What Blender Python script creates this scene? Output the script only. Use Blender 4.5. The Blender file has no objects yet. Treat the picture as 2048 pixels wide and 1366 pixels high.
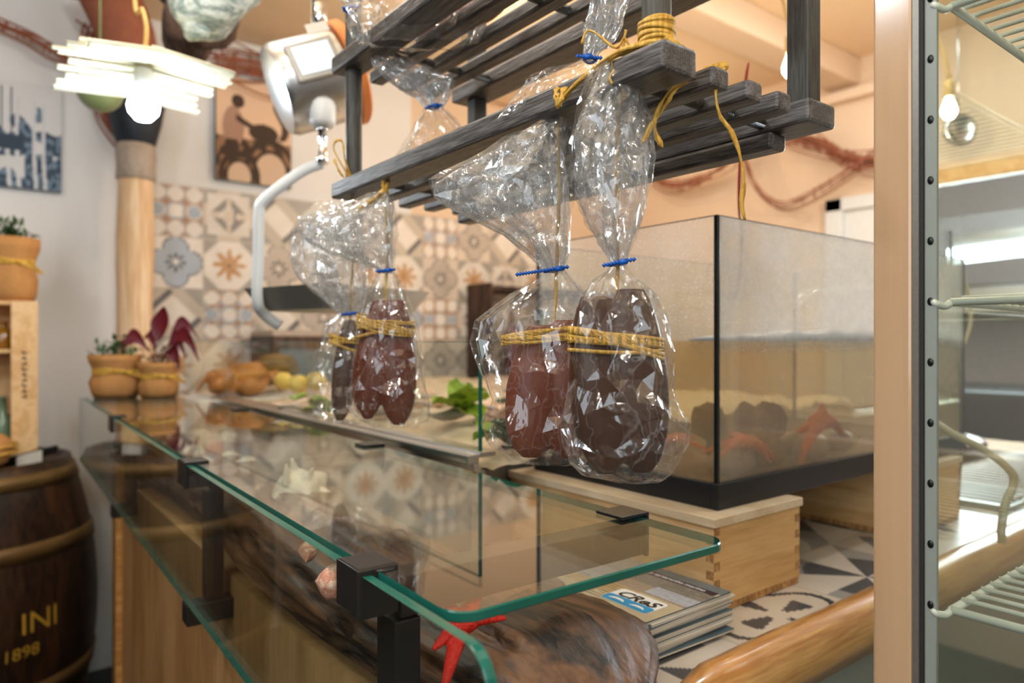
import bpy, math, random
import numpy as np
from mathutils import Vector, Matrix, noise
random.seed(7); np.random.seed(7)
S = bpy.context.scene
COL = S.collection
PI = math.pi
# ------------------------------------------------------------------ camera, light, exposure
F = 1400.0                      # focal length in pixels of the 2048x1366 frame
EYE = 1.26
FW = Vector((0.611, 0.792, 0.0)).normalized()
RT = Vector((FW.y, -FW.x, 0.0))
UP = Vector((0, 0, 1))
cam = bpy.data.cameras.new('camera'); camo = bpy.data.objects.new('camera', cam); COL.objects.link(camo)
cam.sensor_width = 36; cam.lens = F/2048*36; cam.clip_start = 0.02
camo.location = (0, 0, EYE)
camo.rotation_euler = (PI/2, 0, -math.atan2(FW.x, FW.y))
cam.dof.use_dof = True; cam.dof.focus_distance = 0.66; cam.dof.aperture_fstop = 4.0
S.camera = camo
S.view_settings.view_transform = 'Standard'; S.view_settings.look = 'None'
S.view_settings.exposure = 0.0; S.view_settings.gamma = 1
S.cycles.transparent_max_bounces = 32
S.cycles.max_bounces = 10
S.cycles.sample_clamp_indirect = 6
S.cycles.caustics_reflective = False; S.cycles.caustics_refractive = False
try:
    S.cycles.use_denoising = True
except Exception: pass
w = bpy.data.worlds.new('world'); S.world = w; w.use_nodes = True
w.node_tree.nodes['Background'].inputs[0].default_value = (1.0, 0.93, 0.84, 1)
w.node_tree.nodes['Background'].inputs[1].default_value = 0.22

def lamp(name, kind, loc, power, color, size=0.1, rot=None, size_y=None):
    l = bpy.data.lights.new(name, kind); l.energy = power; l.color = color
    if kind == 'AREA':
        l.size = size
        if size_y: l.shape = 'RECTANGLE'; l.size_y = size_y
    else: l.shadow_soft_size = size
    o = bpy.data.objects.new(name, l); o.location = loc
    if rot: o.rotation_euler = rot
    COL.objects.link(o); return o
WARM = (1.0, 0.80, 0.58); COOL = (0.82, 0.92, 1.0); NEUT = (1.0, 0.93, 0.84)
# unseen fill lamps added outside the frame to light the room and film
for (x_, y_, z_, p_, c_) in ((-0.45, -0.25, 2.15, 11, NEUT), (0.35, -0.7, 2.2, 12, NEUT), (-0.7, 0.9, 2.25, 15, COOL), (-0.3, -0.9, 1.7, 6, NEUT), (0.0, 0.25, 2.35, 7, COOL), (-0.9, 0.3, 1.9, 9, COOL), (0.9, -1.1, 1.9, 8, WARM), (0.15, 0.9, 2.4, 7, NEUT)):
    lamp('unseen_fill_light', 'POINT', (x_, y_, z_), p_, c_, 0.06)
lamp('overhead_fill_light', 'POINT', (0.35, 1.55, 2.35), 12, NEUT, 0.05)
lamp('overhead_fill_light', 'POINT', (1.35, 0.35, 2.42), 10, COOL, 0.05)  # added overhead to brighten the tank water
lamp('overhead_fill_light', 'POINT', (1.5, 2.1, 2.35), 8, WARM, 0.05)
lamp('overhead_fill_light', 'POINT', (2.5, 2.4, 2.3), 6, WARM, 0.05)
lamp('kitchen_tube_light', 'AREA', (4.15, 1.0, 1.80), 70, COOL, 0.25, (0, math.radians(72), 0), 1.3)
lamp('kitchen_fill_light', 'POINT', (4.9, 0.7, 2.3), 34, COOL, 0.1)  # added fill for the otherwise unlit kitchen wall
lamp('left_fill_light', 'AREA', (-1.5, -0.6, 1.7), 14, COOL, 1.2, (0, -1.35, 0), 1.2)  # added cool fill from the left, no window there

# ------------------------------------------------------------------ pixel <-> place helpers
def ray(px, py): return FW + RT*((px-1024)/F) + UP*((683-py)/F)
E = Vector((0, 0, EYE))
def P(px, py, D): return E + ray(px, py)*D
def PX(px, py, x): r = ray(px, py); return E + r*(x/r.x)
def PY(px, py, y): r = ray(px, py); return E + r*(y/r.y)
def PZ(px, py, z): r = ray(px, py); return E + r*((z-EYE)/r.z)
def lin(c):
    c = np.asarray(c, float)/255.0
    return np.where(c <= 0.04045, c/12.92, ((c+0.055)/1.055)**2.4)
def hexc(r, g, b): return tuple(lin((r, g, b)))+(1.0,)

# ------------------------------------------------------------------ materials
def newmat(name):
    m = bpy.data.materials.new(name); m.use_nodes = True
    nt = m.node_tree; b = nt.nodes['Principled BSDF']; return m, nt, b
def N(nt, t, **k):
    n = nt.nodes.new(t)
    for a, v in k.items():
        if a.startswith('i_'): n.inputs[a[2:].replace('_', ' ')].default_value = v
        else: setattr(n, a, v)
    return n
def L(nt, a, b): nt.links.new(a, b)
def plain(name, c, rough=0.5, metal=0, spec=0.5, coat=0, noise_amt=0.15, scale=30, bump=0.0, trans=None):
    m, nt, b = newmat(name)
    b.inputs['Roughness'].default_value = rough; b.inputs['Metallic'].default_value = metal
    b.inputs['Specular IOR Level'].default_value = spec; b.inputs['Coat Weight'].default_value = coat
    tc = N(nt, 'ShaderNodeTexCoord'); nz = N(nt, 'ShaderNodeTexNoise', i_Scale=scale, i_Detail=5.0)
    L(nt, tc.outputs['Object'], nz.inputs['Vector'])
    mx = N(nt, 'ShaderNodeMix', data_type='RGBA')
    mx.inputs[6].default_value = tuple(x*(1-noise_amt) for x in c[:3])+(1,)
    mx.inputs[7].default_value = tuple(min(1, x*(1+noise_amt)) for x in c[:3])+(1,)
    L(nt, nz.outputs['Fac'], mx.inputs[0]); L(nt, mx.outputs[2], b.inputs['Base Color'])
    if bump:
        bp = N(nt, 'ShaderNodeBump', i_Strength=bump, i_Distance=0.004); L(nt, nz.outputs['Fac'], bp.inputs['Height']); L(nt, bp.outputs[0], b.inputs['Normal'])
    return m
def wood(name, c1, c2, axis='y', scale=14, stretch=14, rough=0.5, bump=0.25, rings=1.0, spec=0.4, coat=0):
    m, nt, b = newmat(name)
    b.inputs['Roughness'].default_value = rough; b.inputs['Specular IOR Level'].default_value = spec; b.inputs['Coat Weight'].default_value = coat
    tc = N(nt, 'ShaderNodeTexCoord'); mp = N(nt, 'ShaderNodeMapping')
    s = {'x': (1/stretch, 1, 1), 'y': (1, 1/stretch, 1), 'z': (1, 1, 1/stretch)}[axis]
    mp.inputs['Scale'].default_value = tuple(scale*k for k in s)
    L(nt, tc.outputs['Object'], mp.inputs[0])
    n1 = N(nt, 'ShaderNodeTexNoise', i_Scale=1.0, i_Detail=3.0, i_Distortion=0.6*rings); L(nt, mp.outputs[0], n1.inputs['Vector'])
    mul = N(nt, 'ShaderNodeMath', operation='MULTIPLY'); mul.inputs[1].default_value = 22*rings; L(nt, n1.outputs['Fac'], mul.inputs[0])
    sn = N(nt, 'ShaderNodeMath', operation='SINE'); L(nt, mul.outputs[0], sn.inputs[0])
    n2 = N(nt, 'ShaderNodeTexNoise', i_Scale=9.0, i_Detail=6.0); L(nt, mp.outputs[0], n2.inputs['Vector'])
    ad = N(nt, 'ShaderNodeMath', operation='MULTIPLY_ADD'); ad.inputs[1].default_value = 0.22; L(nt, sn.outputs[0], ad.inputs[0]); L(nt, n2.outputs['Fac'], ad.inputs[2])
    cr = N(nt, 'ShaderNodeValToRGB'); cr.color_ramp.elements[0].color = c1; cr.color_ramp.elements[1].color = c2
    cr.color_ramp.elements[0].position = 0.2; cr.color_ramp.elements[1].position = 0.8
    L(nt, ad.outputs[0], cr.inputs[0]); L(nt, cr.outputs[0], b.inputs['Base Color'])
    bp = N(nt, 'ShaderNodeBump', i_Strength=bump, i_Distance=0.002); L(nt, ad.outputs[0], bp.inputs['Height']); L(nt, bp.outputs[0], b.inputs['Normal'])
    return m
def schlick(nt, f0, normal=None):
    g = N(nt, 'ShaderNodeNewGeometry'); d = N(nt, 'ShaderNodeVectorMath', operation='DOT_PRODUCT')
    L(nt, normal if normal is not None else g.outputs['Normal'], d.inputs[0]); L(nt, g.outputs['Incoming'], d.inputs[1])
    a = N(nt, 'ShaderNodeMath', operation='ABSOLUTE'); L(nt, d.outputs['Value'], a.inputs[0])
    s = N(nt, 'ShaderNodeMath', operation='SUBTRACT'); s.inputs[0].default_value = 1.0; L(nt, a.outputs[0], s.inputs[1]); s.use_clamp = True
    p = N(nt, 'ShaderNodeMath', operation='POWER'); L(nt, s.outputs[0], p.inputs[0]); p.inputs[1].default_value = 5.0
    q = N(nt, 'ShaderNodeMath', operation='MULTIPLY_ADD'); L(nt, p.outputs[0], q.inputs[0]); q.inputs[1].default_value = 1-f0; q.inputs[2].default_value = f0
    q.use_clamp = True
    return q.outputs[0]
def glassmat(name, tint=(0.95, 0.985, 0.97, 1), f0=0.045, rough=0.0, haze=0.0, drops=False, wet=False):
    m, nt, b = newmat(name); nt.nodes.remove(b); out = nt.nodes['Material Output']
    tr = N(nt, 'ShaderNodeBsdfTransparent'); tr.inputs[0].default_value = tint
    gl = N(nt, 'ShaderNodeBsdfGlossy'); gl.inputs['Roughness'].default_value = rough; gl.inputs[0].default_value = (1, 1, 1, 1)
    mx = N(nt, 'ShaderNodeMixShader'); L(nt, tr.outputs[0], mx.inputs[1]); L(nt, gl.outputs[0], mx.inputs[2])
    L(nt, schlick(nt, f0), mx.inputs[0]); last = mx.outputs[0]
    if haze > 0:
        tc = N(nt, 'ShaderNodeTexCoord'); nz = N(nt, 'ShaderNodeTexNoise', i_Scale=6.0, i_Detail=8.0, i_Roughness=0.7); L(nt, tc.outputs['Object'], nz.inputs['Vector'])
        mr = N(nt, 'ShaderNodeMapRange'); mr.inputs[1].default_value = 0.35; mr.inputs[2].default_value = 0.75; mr.inputs[3].default_value = haze*0.4; mr.inputs[4].default_value = haze*1.6
        L(nt, nz.outputs['Fac'], mr.inputs[0]); hz = mr.outputs[0]
        if drops:
            for sc, th in ((170, 0.15), (70, 0.075)):
                v = N(nt, 'ShaderNodeTexVoronoi', i_Scale=sc); L(nt, tc.outputs['Object'], v.inputs['Vector'])
                lt = N(nt, 'ShaderNodeMath', operation='LESS_THAN'); lt.inputs[1].default_value = th; L(nt, v.outputs['Distance'], lt.inputs[0])
                ml = N(nt, 'ShaderNodeMath', operation='MULTIPLY_ADD'); ml.inputs[1].default_value = 0.6; L(nt, lt.outputs[0], ml.inputs[0]); L(nt, hz, ml.inputs[2]); ml.use_clamp = True
                hz = ml.outputs[0]
        if wet:      # condensation only above the water line
            sx_ = N(nt, 'ShaderNodeSeparateXYZ'); L(nt, tc.outputs['Object'], sx_.inputs[0])
            m2 = N(nt, 'ShaderNodeMapRange'); m2.inputs[1].default_value = 1.24; m2.inputs[2].default_value = 1.268; m2.inputs[3].default_value = 0.16; m2.inputs[4].default_value = 1.0
            L(nt, sx_.outputs[2], m2.inputs[0]); m3 = N(nt, 'ShaderNodeMath', operation='MULTIPLY'); L(nt, hz, m3.inputs[0]); L(nt, m2.outputs[0], m3.inputs[1]); hz = m3.outputs[0]
        df = N(nt, 'ShaderNodeBsdfDiffuse'); df.inputs[0].default_value = (0.86, 0.90, 0.97, 1)  # bluish white puts the kitchen light into the haze colour
        tl = N(nt, 'ShaderNodeBsdfTranslucent'); tl.inputs[0].default_value = (0.9, 0.9, 0.9, 1)
        a = N(nt, 'ShaderNodeMixShader'); a.inputs[0].default_value = 0.6; L(nt, df.outputs[0], a.inputs[1]); L(nt, tl.outputs[0], a.inputs[2])
        c = N(nt, 'ShaderNodeMixShader'); L(nt, hz, c.inputs[0]); L(nt, last, c.inputs[1]); L(nt, a.outputs[0], c.inputs[2]); last = c.outputs[0]
    L(nt, last, out.inputs[0]); return m
def filmmat(name, haze=0.02, f0=0.12, bump=0.30, scale=1.0, line=0.20):
    m, nt, b = newmat(name); nt.nodes.remove(b); out = nt.nodes['Material Output']
    tc = N(nt, 'ShaderNodeTexCoord')
    nz = N(nt, 'ShaderNodeTexNoise', i_Scale=22.0*scale, i_Detail=3.0); L(nt, tc.outputs['Object'], nz.inputs['Vector'])
    dst = N(nt, 'ShaderNodeMix', data_type='RGBA'); dst.inputs[0].default_value = 0.06; L(nt, tc.outputs['Object'], dst.inputs[6]); L(nt, nz.outputs['Color'], dst.inputs[7])
    mp = N(nt, 'ShaderNodeMapping'); mp.inputs['Scale'].default_value = (1.2, 1.2, 0.28); L(nt, dst.outputs[2], mp.inputs[0])
    h = None
    for sc, wt in ((24, 1.0), (60, 0.45)):
        v = N(nt, 'ShaderNodeTexVoronoi', i_Scale=sc*scale); v.feature = 'DISTANCE_TO_EDGE' if sc != 62 else 'F1'
        L(nt, mp.outputs[0], v.inputs['Vector'])
        ml = N(nt, 'ShaderNodeMath', operation='MULTIPLY'); ml.inputs[1].default_value = wt; L(nt, v.outputs['Distance'], ml.inputs[0])
        if h is None: h = ml.outputs[0]
        else:
            ad = N(nt, 'ShaderNodeMath', operation='ADD'); L(nt, h, ad.inputs[0]); L(nt, ml.outputs[0], ad.inputs[1]); h = ad.outputs[0]
    bp = N(nt, 'ShaderNodeBump', i_Strength=bump, i_Distance=0.006); L(nt, h, bp.inputs['Height'])
    tr = N(nt, 'ShaderNodeBsdfTransparent'); tr.inputs[0].default_value = (0.975, 0.975, 0.97, 1)
    gl = N(nt, 'ShaderNodeBsdfGlossy'); gl.inputs['Roughness'].default_value = 0.13; L(nt, bp.outputs[0], gl.inputs['Normal'])
    mx = N(nt, 'ShaderNodeMixShader'); L(nt, tr.outputs[0], mx.inputs[1]); L(nt, gl.outputs[0], mx.inputs[2]); L(nt, schlick(nt, f0, bp.outputs[0]), mx.inputs[0])
    df = N(nt, 'ShaderNodeBsdfDiffuse'); tl = N(nt, 'ShaderNodeBsdfTranslucent')
    for q in (df, tl): q.inputs[0].default_value = (0.92, 0.93, 0.95, 1); L(nt, bp.outputs[0], q.inputs['Normal'])
    a = N(nt, 'ShaderNodeMixShader'); a.inputs[0].default_value = 0.5; L(nt, df.outputs[0], a.inputs[1]); L(nt, tl.outputs[0], a.inputs[2])
    # white glints along the creases, painted as thin milky lines
    mp2 = N(nt, 'ShaderNodeMapping'); mp2.inputs['Scale'].default_value = (1.3, 1.3, 0.12); mp2.inputs['Rotation'].default_value = (0.15, 0.2, 0); L(nt, dst.outputs[2], mp2.inputs[0])
    v = N(nt, 'ShaderNodeTexVoronoi', i_Scale=40*scale); v.feature = 'DISTANCE_TO_EDGE'; L(nt, mp2.outputs[0], v.inputs['Vector'])
    mr = N(nt, 'ShaderNodeMapRange'); mr.inputs[1].default_value = 0.0; mr.inputs[2].default_value = 0.028; mr.inputs[3].default_value = haze+line; mr.inputs[4].default_value = haze
    L(nt, v.outputs['Distance'], mr.inputs[0])
    c = N(nt, 'ShaderNodeMixShader'); L(nt, mr.outputs[0], c.inputs[0]); L(nt, mx.outputs[0], c.inputs[1]); L(nt, a.outputs[0], c.inputs[2])
    L(nt, c.outputs[0], out.inputs[0]); return m
def emit(name, c, s):
    m, nt, b = newmat(name); b.inputs['Base Color'].default_value = c; b.inputs['Emission Color'].default_value = c; b.inputs['Emission Strength'].default_value = s; return m
def attrmat(name, rough=0.5, spec=0.5, coat=0):
    m, nt, b = newmat(name); a = N(nt, 'ShaderNodeAttribute', attribute_name='Col'); L(nt, a.outputs['Color'], b.inputs['Base Color'])
    b.inputs['Roughness'].default_value = rough; b.inputs['Specular IOR Level'].default_value = spec; b.inputs['Coat Weight'].default_value = coat
    return m

M = {}
M['rack'] = wood('stained_grey_wood', hexc(56, 50, 48), hexc(138, 134, 132), 'y', 60, 14, 0.42, 0.35, 0.4, 0.6)
M['rackpost'] = wood('stained_post_wood', hexc(58, 56, 50), hexc(104, 100, 92), 'z', 50, 14, 0.45, 0.3, 0.4)
M['pine'] = wood('pine_wood', hexc(214, 168, 112), hexc(236, 200, 150), 'y', 22, 12, 0.45, 0.1, 0.8)
M['pinex'] = wood('pine_wood_crosswise', hexc(206, 158, 96), hexc(232, 190, 132), 'x', 22, 12, 0.45, 0.1, 0.8)
M['pinelid'] = wood('pine_lid_wood', hexc(222, 196, 160), hexc(240, 220, 190), 'y', 16, 10, 0.5, 0.1, 0.8)
M['endgrain'] = wood('pine_end_grain', hexc(150, 104, 60), hexc(212, 164, 108), 'z', 120, 3, 0.6, 0.2, 1.0)
M['trim'] = wood('varnished_pine', hexc(192, 130, 66), hexc(236, 184, 112), 'x', 26, 12, 0.28, 0.1, 0.9, 0.6, 0.5)
M['ply'] = wood('plywood_board', hexc(170, 122, 72), hexc(206, 158, 104), 'z', 8, 6, 0.55, 0.05, 0.6)
M['drift'] = wood('wet_driftwood', hexc(24, 15, 9), hexc(118, 80, 52), 'y', 16, 7, 0.5, 0.7, 0.8, 0.5, 0.0)
M['trunk'] = wood('dark_trunk_bark', hexc(46, 34, 30), hexc(92, 70, 60), 'z', 18, 4, 0.8, 0.8)
M['logpole'] = wood('peeled_log', hexc(214, 176, 132), hexc(240, 214, 180), 'z', 14, 12, 0.6, 0.15)
M['barrel'] = wood('dark_oak_staves', hexc(28, 16, 9), hexc(78, 48, 26), 'z', 18, 9, 0.45, 0.4, 0.5)
M['blackmetal'] = plain('black_painted_steel', hexc(48, 44, 42), 0.38, 0.3, 0.5, 0, 0.08, 60)
M['blackplastic'] = plain('black_plastic', hexc(30, 30, 32), 0.35, 0, 0.5, 0, 0.05)
M['tankframe'] = plain('black_tank_frame', hexc(30, 31, 34), 0.42, 0, 0.4, 0, 0.1, 90)
M['silicone'] = plain('black_silicone', hexc(16, 26, 26), 0.2, 0, 0.6)
M['glass'] = glassmat('clear_glass', f0=0.035)
M['tankglass'] = glassmat('wet_tank_glass', (0.97, 0.985, 0.98, 1), 0.045, 0.0, 0.14, True, True)
M['wetglass'] = glassmat('condensation_covered_tank_glass', (0.97, 0.985, 0.98, 1), 0.045, 0.0, 0.68, True, True)
M['fridgeglass'] = glassmat('fridge_glass', (0.95, 0.98, 0.96, 1), 0.035, 0.0, 0.008)
M['edge'] = plain('green_glass_edge', hexc(30, 104, 90), 0.2, 0, 0.4, 0.15, 0.3, 25)
M['film'] = filmmat('cellophane_film')
M['filmclear'] = filmmat('clear_cellophane_film', 0.02, 0.06, 0.4, 0.9)
M['filmpleat'] = filmmat('gathered_cellophane_film', 0.13, 0.16, 0.35, 1.3, 0.35)
M['tie'] = plain('blue_plastic_tie', hexc(14, 92, 190), 0.35, 0, 0.5, 0, 0.05)
M['raffia'] = wood('yellow_raffia', hexc(190, 132, 30), hexc(240, 200, 96), 'z', 300, 10, 0.5, 0.4, 0.3)
M['roe_red'] = plain('reddish_cured_roe', hexc(122, 58, 32), 0.4, 0, 0.4, 0.1, 0.3, 14, 0.1)
M['roe_dark'] = plain('dark_cured_roe', hexc(76, 47, 28), 0.4, 0, 0.4, 0.1, 0.3, 14, 0.1)
M['roe_amber'] = plain('amber_cured_roe', hexc(110, 48, 16), 0.35, 0, 0.4, 0.2, 0.4, 14, 0.1)
M['steel'] = plain('brushed_steel', (0.62, 0.62, 0.63, 1), 0.28, 1.0, 0.5, 0, 0.05, 40)
M['dullsteel'] = plain('dull_steel', (0.36, 0.35, 0.33, 1), 0.45, 0.8, 0.5, 0, 0.1, 40)
M['chrome'] = plain('chrome', (0.8, 0.8, 0.82, 1), 0.06, 1.0, 0.5, 0, 0.02)
M['white'] = plain('white_enamel', (0.72, 0.74, 0.74, 1), 0.35, 0, 0.5, 0, 0.04)
M['whiteplastic'] = plain('white_plastic', (0.8, 0.8, 0.78, 1), 0.4, 0, 0.5, 0, 0.04)
M['wire'] = plain('grey_white_coated_wire', hexc(226, 226, 212), 0.35, 0, 0.5, 0, 0.05)
M['standard'] = plain('grey_green_steel', hexc(158, 163, 155), 0.4, 0, 0.5, 0, 0.06)
M['cream'] = wood('cream_laminate', hexc(200, 160, 122), hexc(214, 176, 138), 'z', 8, 20, 0.16, 0.0, 0.3, 0.6, 0.5)
M['alu'] = plain('aluminium_seal', hexc(150, 146, 138), 0.4, 0.6, 0.5, 0, 0.15, 300)
M['gasket'] = plain('dark_gasket', hexc(50, 48, 46), 0.6)
M['wall'] = plain('white_plaster', (0.78, 0.79, 0.80, 1), 0.85, 0, 0.3, 0, 0.04, 3, 0.1)
M['darkwall'] = plain('dark_reflection_brown', hexc(70, 54, 42), 0.6, 0, 0.3, 0, 0.3, 6)  # invented dark finish that keeps the front pane's reflection dark
M['wallwarm'] = plain('warm_lit_plaster', hexc(226, 203, 178), 0.85, 0, 0.3, 0, 0.05, 2, 0.1)  # white wall with the warm bulb light put into its colour
M['ceiling'] = plain('cream_ceiling', hexc(232, 208, 176), 0.9, 0, 0.3, 0, 0.05, 2)
M['floor'] = plain('dark_floor', hexc(40, 44, 48), 0.5, 0, 0.4, 0, 0.2, 6)
M['burlap'] = plain('burlap', hexc(190, 138, 84), 0.9, 0, 0.2, 0, 0.25, 180, 0.5)
M['green'] = plain('green_leaf', hexc(62, 96, 52), 0.55, 0, 0.4, 0, 0.4, 30)
M['lettuce'] = plain('lettuce_leaf', hexc(150, 180, 50), 0.45, 0, 0.4, 0, 0.35, 30)
M['darkgreen'] = plain('dark_green_leaf', hexc(70, 110, 30), 0.45, 0, 0.4, 0, 0.4, 30)
M['redleaf'] = plain('wine_red_leaf', hexc(108, 22, 34), 0.45, 0, 0.5, 0, 0.3, 30)
M['dryleaf'] = plain('dry_brown_leaf', hexc(110, 72, 48), 0.7, 0, 0.3, 0, 0.3, 30)
M['starfish'] = plain('red_starfish', hexc(216, 40, 26), 0.55, 0, 0.4, 0, 0.2, 260, 0.7)
M['coral'] = plain('orange_sea_star', hexc(246, 104, 18), 0.6, 0, 0.4, 0, 0.3, 160, 0.8)
M['rock'] = plain('brown_reef_rock', hexc(112, 84, 54), 0.8, 0, 0.3, 0, 0.9, 120, 1.0)
M['shell'] = plain('cream_shell', hexc(246, 230, 204), 0.45, 0, 0.5, 0, 0.15, 60, 0.3)
M['shellpink'] = wood('banded_pink_shell', hexc(190, 118, 88), hexc(240, 214, 190), 'x', 120, 3, 0.4, 0.4, 0.5)
M['shellgrey'] = plain('grey_shell', hexc(170, 156, 142), 0.5, 0, 0.5, 0, 0.3, 60, 0.4)
M['redthing'] = plain('red_shell', hexc(170, 50, 44), 0.5, 0, 0.5, 0, 0.3, 60, 0.4)
M['maroon'] = plain('maroon_shell', hexc(76, 34, 36), 0.4, 0, 0.5, 0, 0.3, 60)
M['net'] = plain('rust_red_net_cord', hexc(150, 92, 70), 0.85, 0, 0.2, 0, 0.25, 30)
M['orange'] = plain('orange_plastic', hexc(222, 130, 66), 0.4, 0, 0.5, 0, 0.05)
M['rope'] = plain('tan_rope', hexc(196, 160, 100), 0.85, 0, 0.2, 0, 0.3, 200, 0.6)
M['paper'] = plain('paper', hexc(222, 216, 204), 0.6, 0, 0.3, 0, 0.06, 20)
M['paperblue'] = plain('slate_blue_paper', hexc(92, 112, 124), 0.5, 0, 0.3, 0, 0.1, 20)
M['purple'] = plain('dark_purple_ink', hexc(46, 32, 52), 0.4, 0, 0.4)
M['cyan'] = plain('cyan_ink', hexc(24, 148, 206), 0.4, 0, 0.4, 0, 0.03)
M['ink'] = plain('black_ink', hexc(36, 24, 22), 0.4, 0, 0.4)
M['inkwhite'] = plain('white_ink', hexc(240, 240, 238), 0.4, 0, 0.4, 0, 0.02)
M['gold'] = plain('gold_paint', hexc(196, 150, 50), 0.45, 0.1, 0.5, 0, 0.2, 80)
M['hoop'] = plain('aged_brass_hoop', hexc(112, 84, 46), 0.5, 0.4, 0.5, 0, 0.3, 20)
M['bottle'] = plain('green_glass_bottle', hexc(110, 138, 112), 0.12, 0, 0.6, 0.3, 0.1)
M['bottleamber'] = plain('amber_bottle', hexc(150, 100, 20), 0.12, 0, 0.6, 0.3, 0.1)
M['bottlered'] = plain('dark_red_bottle', hexc(96, 28, 30), 0.15, 0, 0.6, 0.3, 0.1)
M['bulb_cool'] = emit('cool_bulb_glow', (0.85, 0.94, 1, 1), 26)
M['bulb_warm'] = emit('warm_bulb_glow', (1.0, 0.82, 0.55, 1), 26)
M['panel'] = emit('ceiling_panel_glow', (0.86, 0.97, 0.95, 1), 2.2)
M['tube'] = emit('kitchen_tube_glow', (0.84, 0.93, 1.0, 1), 9)
M['lcd'] = emit('scale_display_glow', (0.70, 0.86, 0.92, 1), 0.45)
M['shade'] = wood('whitewashed_driftwood', hexc(216, 210, 176), hexc(246, 242, 222), 'x', 40, 8, 0.7, 0.4)
M['litbark'] = wood('lamp_lit_bark', hexc(110, 132, 132), hexc(222, 234, 232), 'x', 30, 7, 0.6, 0.9)  # bark with the lamp's light put into its pale colour
M['darkplastic'] = plain('dark_blue_grey_iron', hexc(44, 50, 60), 0.5, 0.2, 0.4, 0, 0.2)
M['floatgreen'] = plain('olive_glass_float', hexc(130, 142, 96), 0.3, 0, 0.5)
M['crab'] = plain('orange_brown_shellfish', hexc(168, 108, 48), 0.45, 0, 0.5, 0, 0.5, 25, 0.5)
M['crabdark'] = plain('olive_shellfish', hexc(84, 70, 34), 0.45, 0, 0.5, 0, 0.5, 25, 0.5)
M['lemon'] = plain('lemon_rind', hexc(226, 196, 96), 0.5, 0, 0.4, 0, 0.1, 200, 0.3)
M['ice'] = plain('crushed_ice_and_shells', hexc(214, 196, 170), 0.4, 0, 0.6, 0.2, 0.25, 26, 1.0)
M['fish'] = plain('pale_pink_fish', hexc(224, 186, 158), 0.35, 0, 0.6, 0.3, 0.2, 30)
M['redcord'] = plain('red_cord', hexc(150, 34, 24), 0.6, 0, 0.3)
M['hose'] = plain('yellowed_air_hose', hexc(206, 190, 152), 0.35, 0, 0.5, 0, 0.05)
M['attr'] = attrmat('glazed_cement_tile', 0.32, 0.5)
M['attrmatte'] = attrmat('printed_canvas', 0.7, 0.3)
M['attrprint'] = attrmat('printed_cover', 0.22, 0.5, 0.4)
M['foam'] = plain('white_foam', (0.85, 0.87, 0.9, 1), 0.6, 0, 0.4, 0, 0.1, 200, 0.6)
M['kitchendark'] = plain('dark_kitchen_steel', hexc(24, 30, 34), 0.35, 0.5, 0.5, 0, 0.2, 5)
M['lilac'] = plain('lilac_panel', hexc(206, 198, 204), 0.5)

def water_mat():
    m, nt, b = newmat('murky_water'); nt.nodes.remove(b); out = nt.nodes['Material Output']
    tc = N(nt, 'ShaderNodeTexCoord'); nz = N(nt, 'ShaderNodeTexNoise', i_Scale=5.0, i_Detail=4.0); L(nt, tc.outputs['Object'], nz.inputs['Vector'])
    cr = N(nt, 'ShaderNodeValToRGB'); cr.color_ramp.elements[0].position = 0.35; cr.color_ramp.elements[1].position = 0.68
    cr.color_ramp.elements[0].color = hexc(228, 184, 124); cr.color_ramp.elements[1].color = hexc(232, 218, 186)
    L(nt, nz.outputs['Fac'], cr.inputs[0])
    df = N(nt, 'ShaderNodeBsdfDiffuse'); tl = N(nt, 'ShaderNodeBsdfTranslucent'); L(nt, cr.outputs[0], df.inputs[0]); L(nt, cr.outputs[0], tl.inputs[0])
    a = N(nt, 'ShaderNodeMixShader'); a.inputs[0].default_value = 0.5; L(nt, df.outputs[0], a.inputs[1]); L(nt, tl.outputs[0], a.inputs[2])
    tr = N(nt, 'ShaderNodeBsdfTransparent'); tr.inputs[0].default_value = (0.93, 0.88, 0.76, 1)
    c = N(nt, 'ShaderNodeMixShader'); c.inputs[0].default_value = 0.33; L(nt, tr.outputs[0], c.inputs[1]); L(nt, a.outputs[0], c.inputs[2])
    L(nt, c.outputs[0], out.inputs[0]); return m
M['water'] = water_mat()

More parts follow.
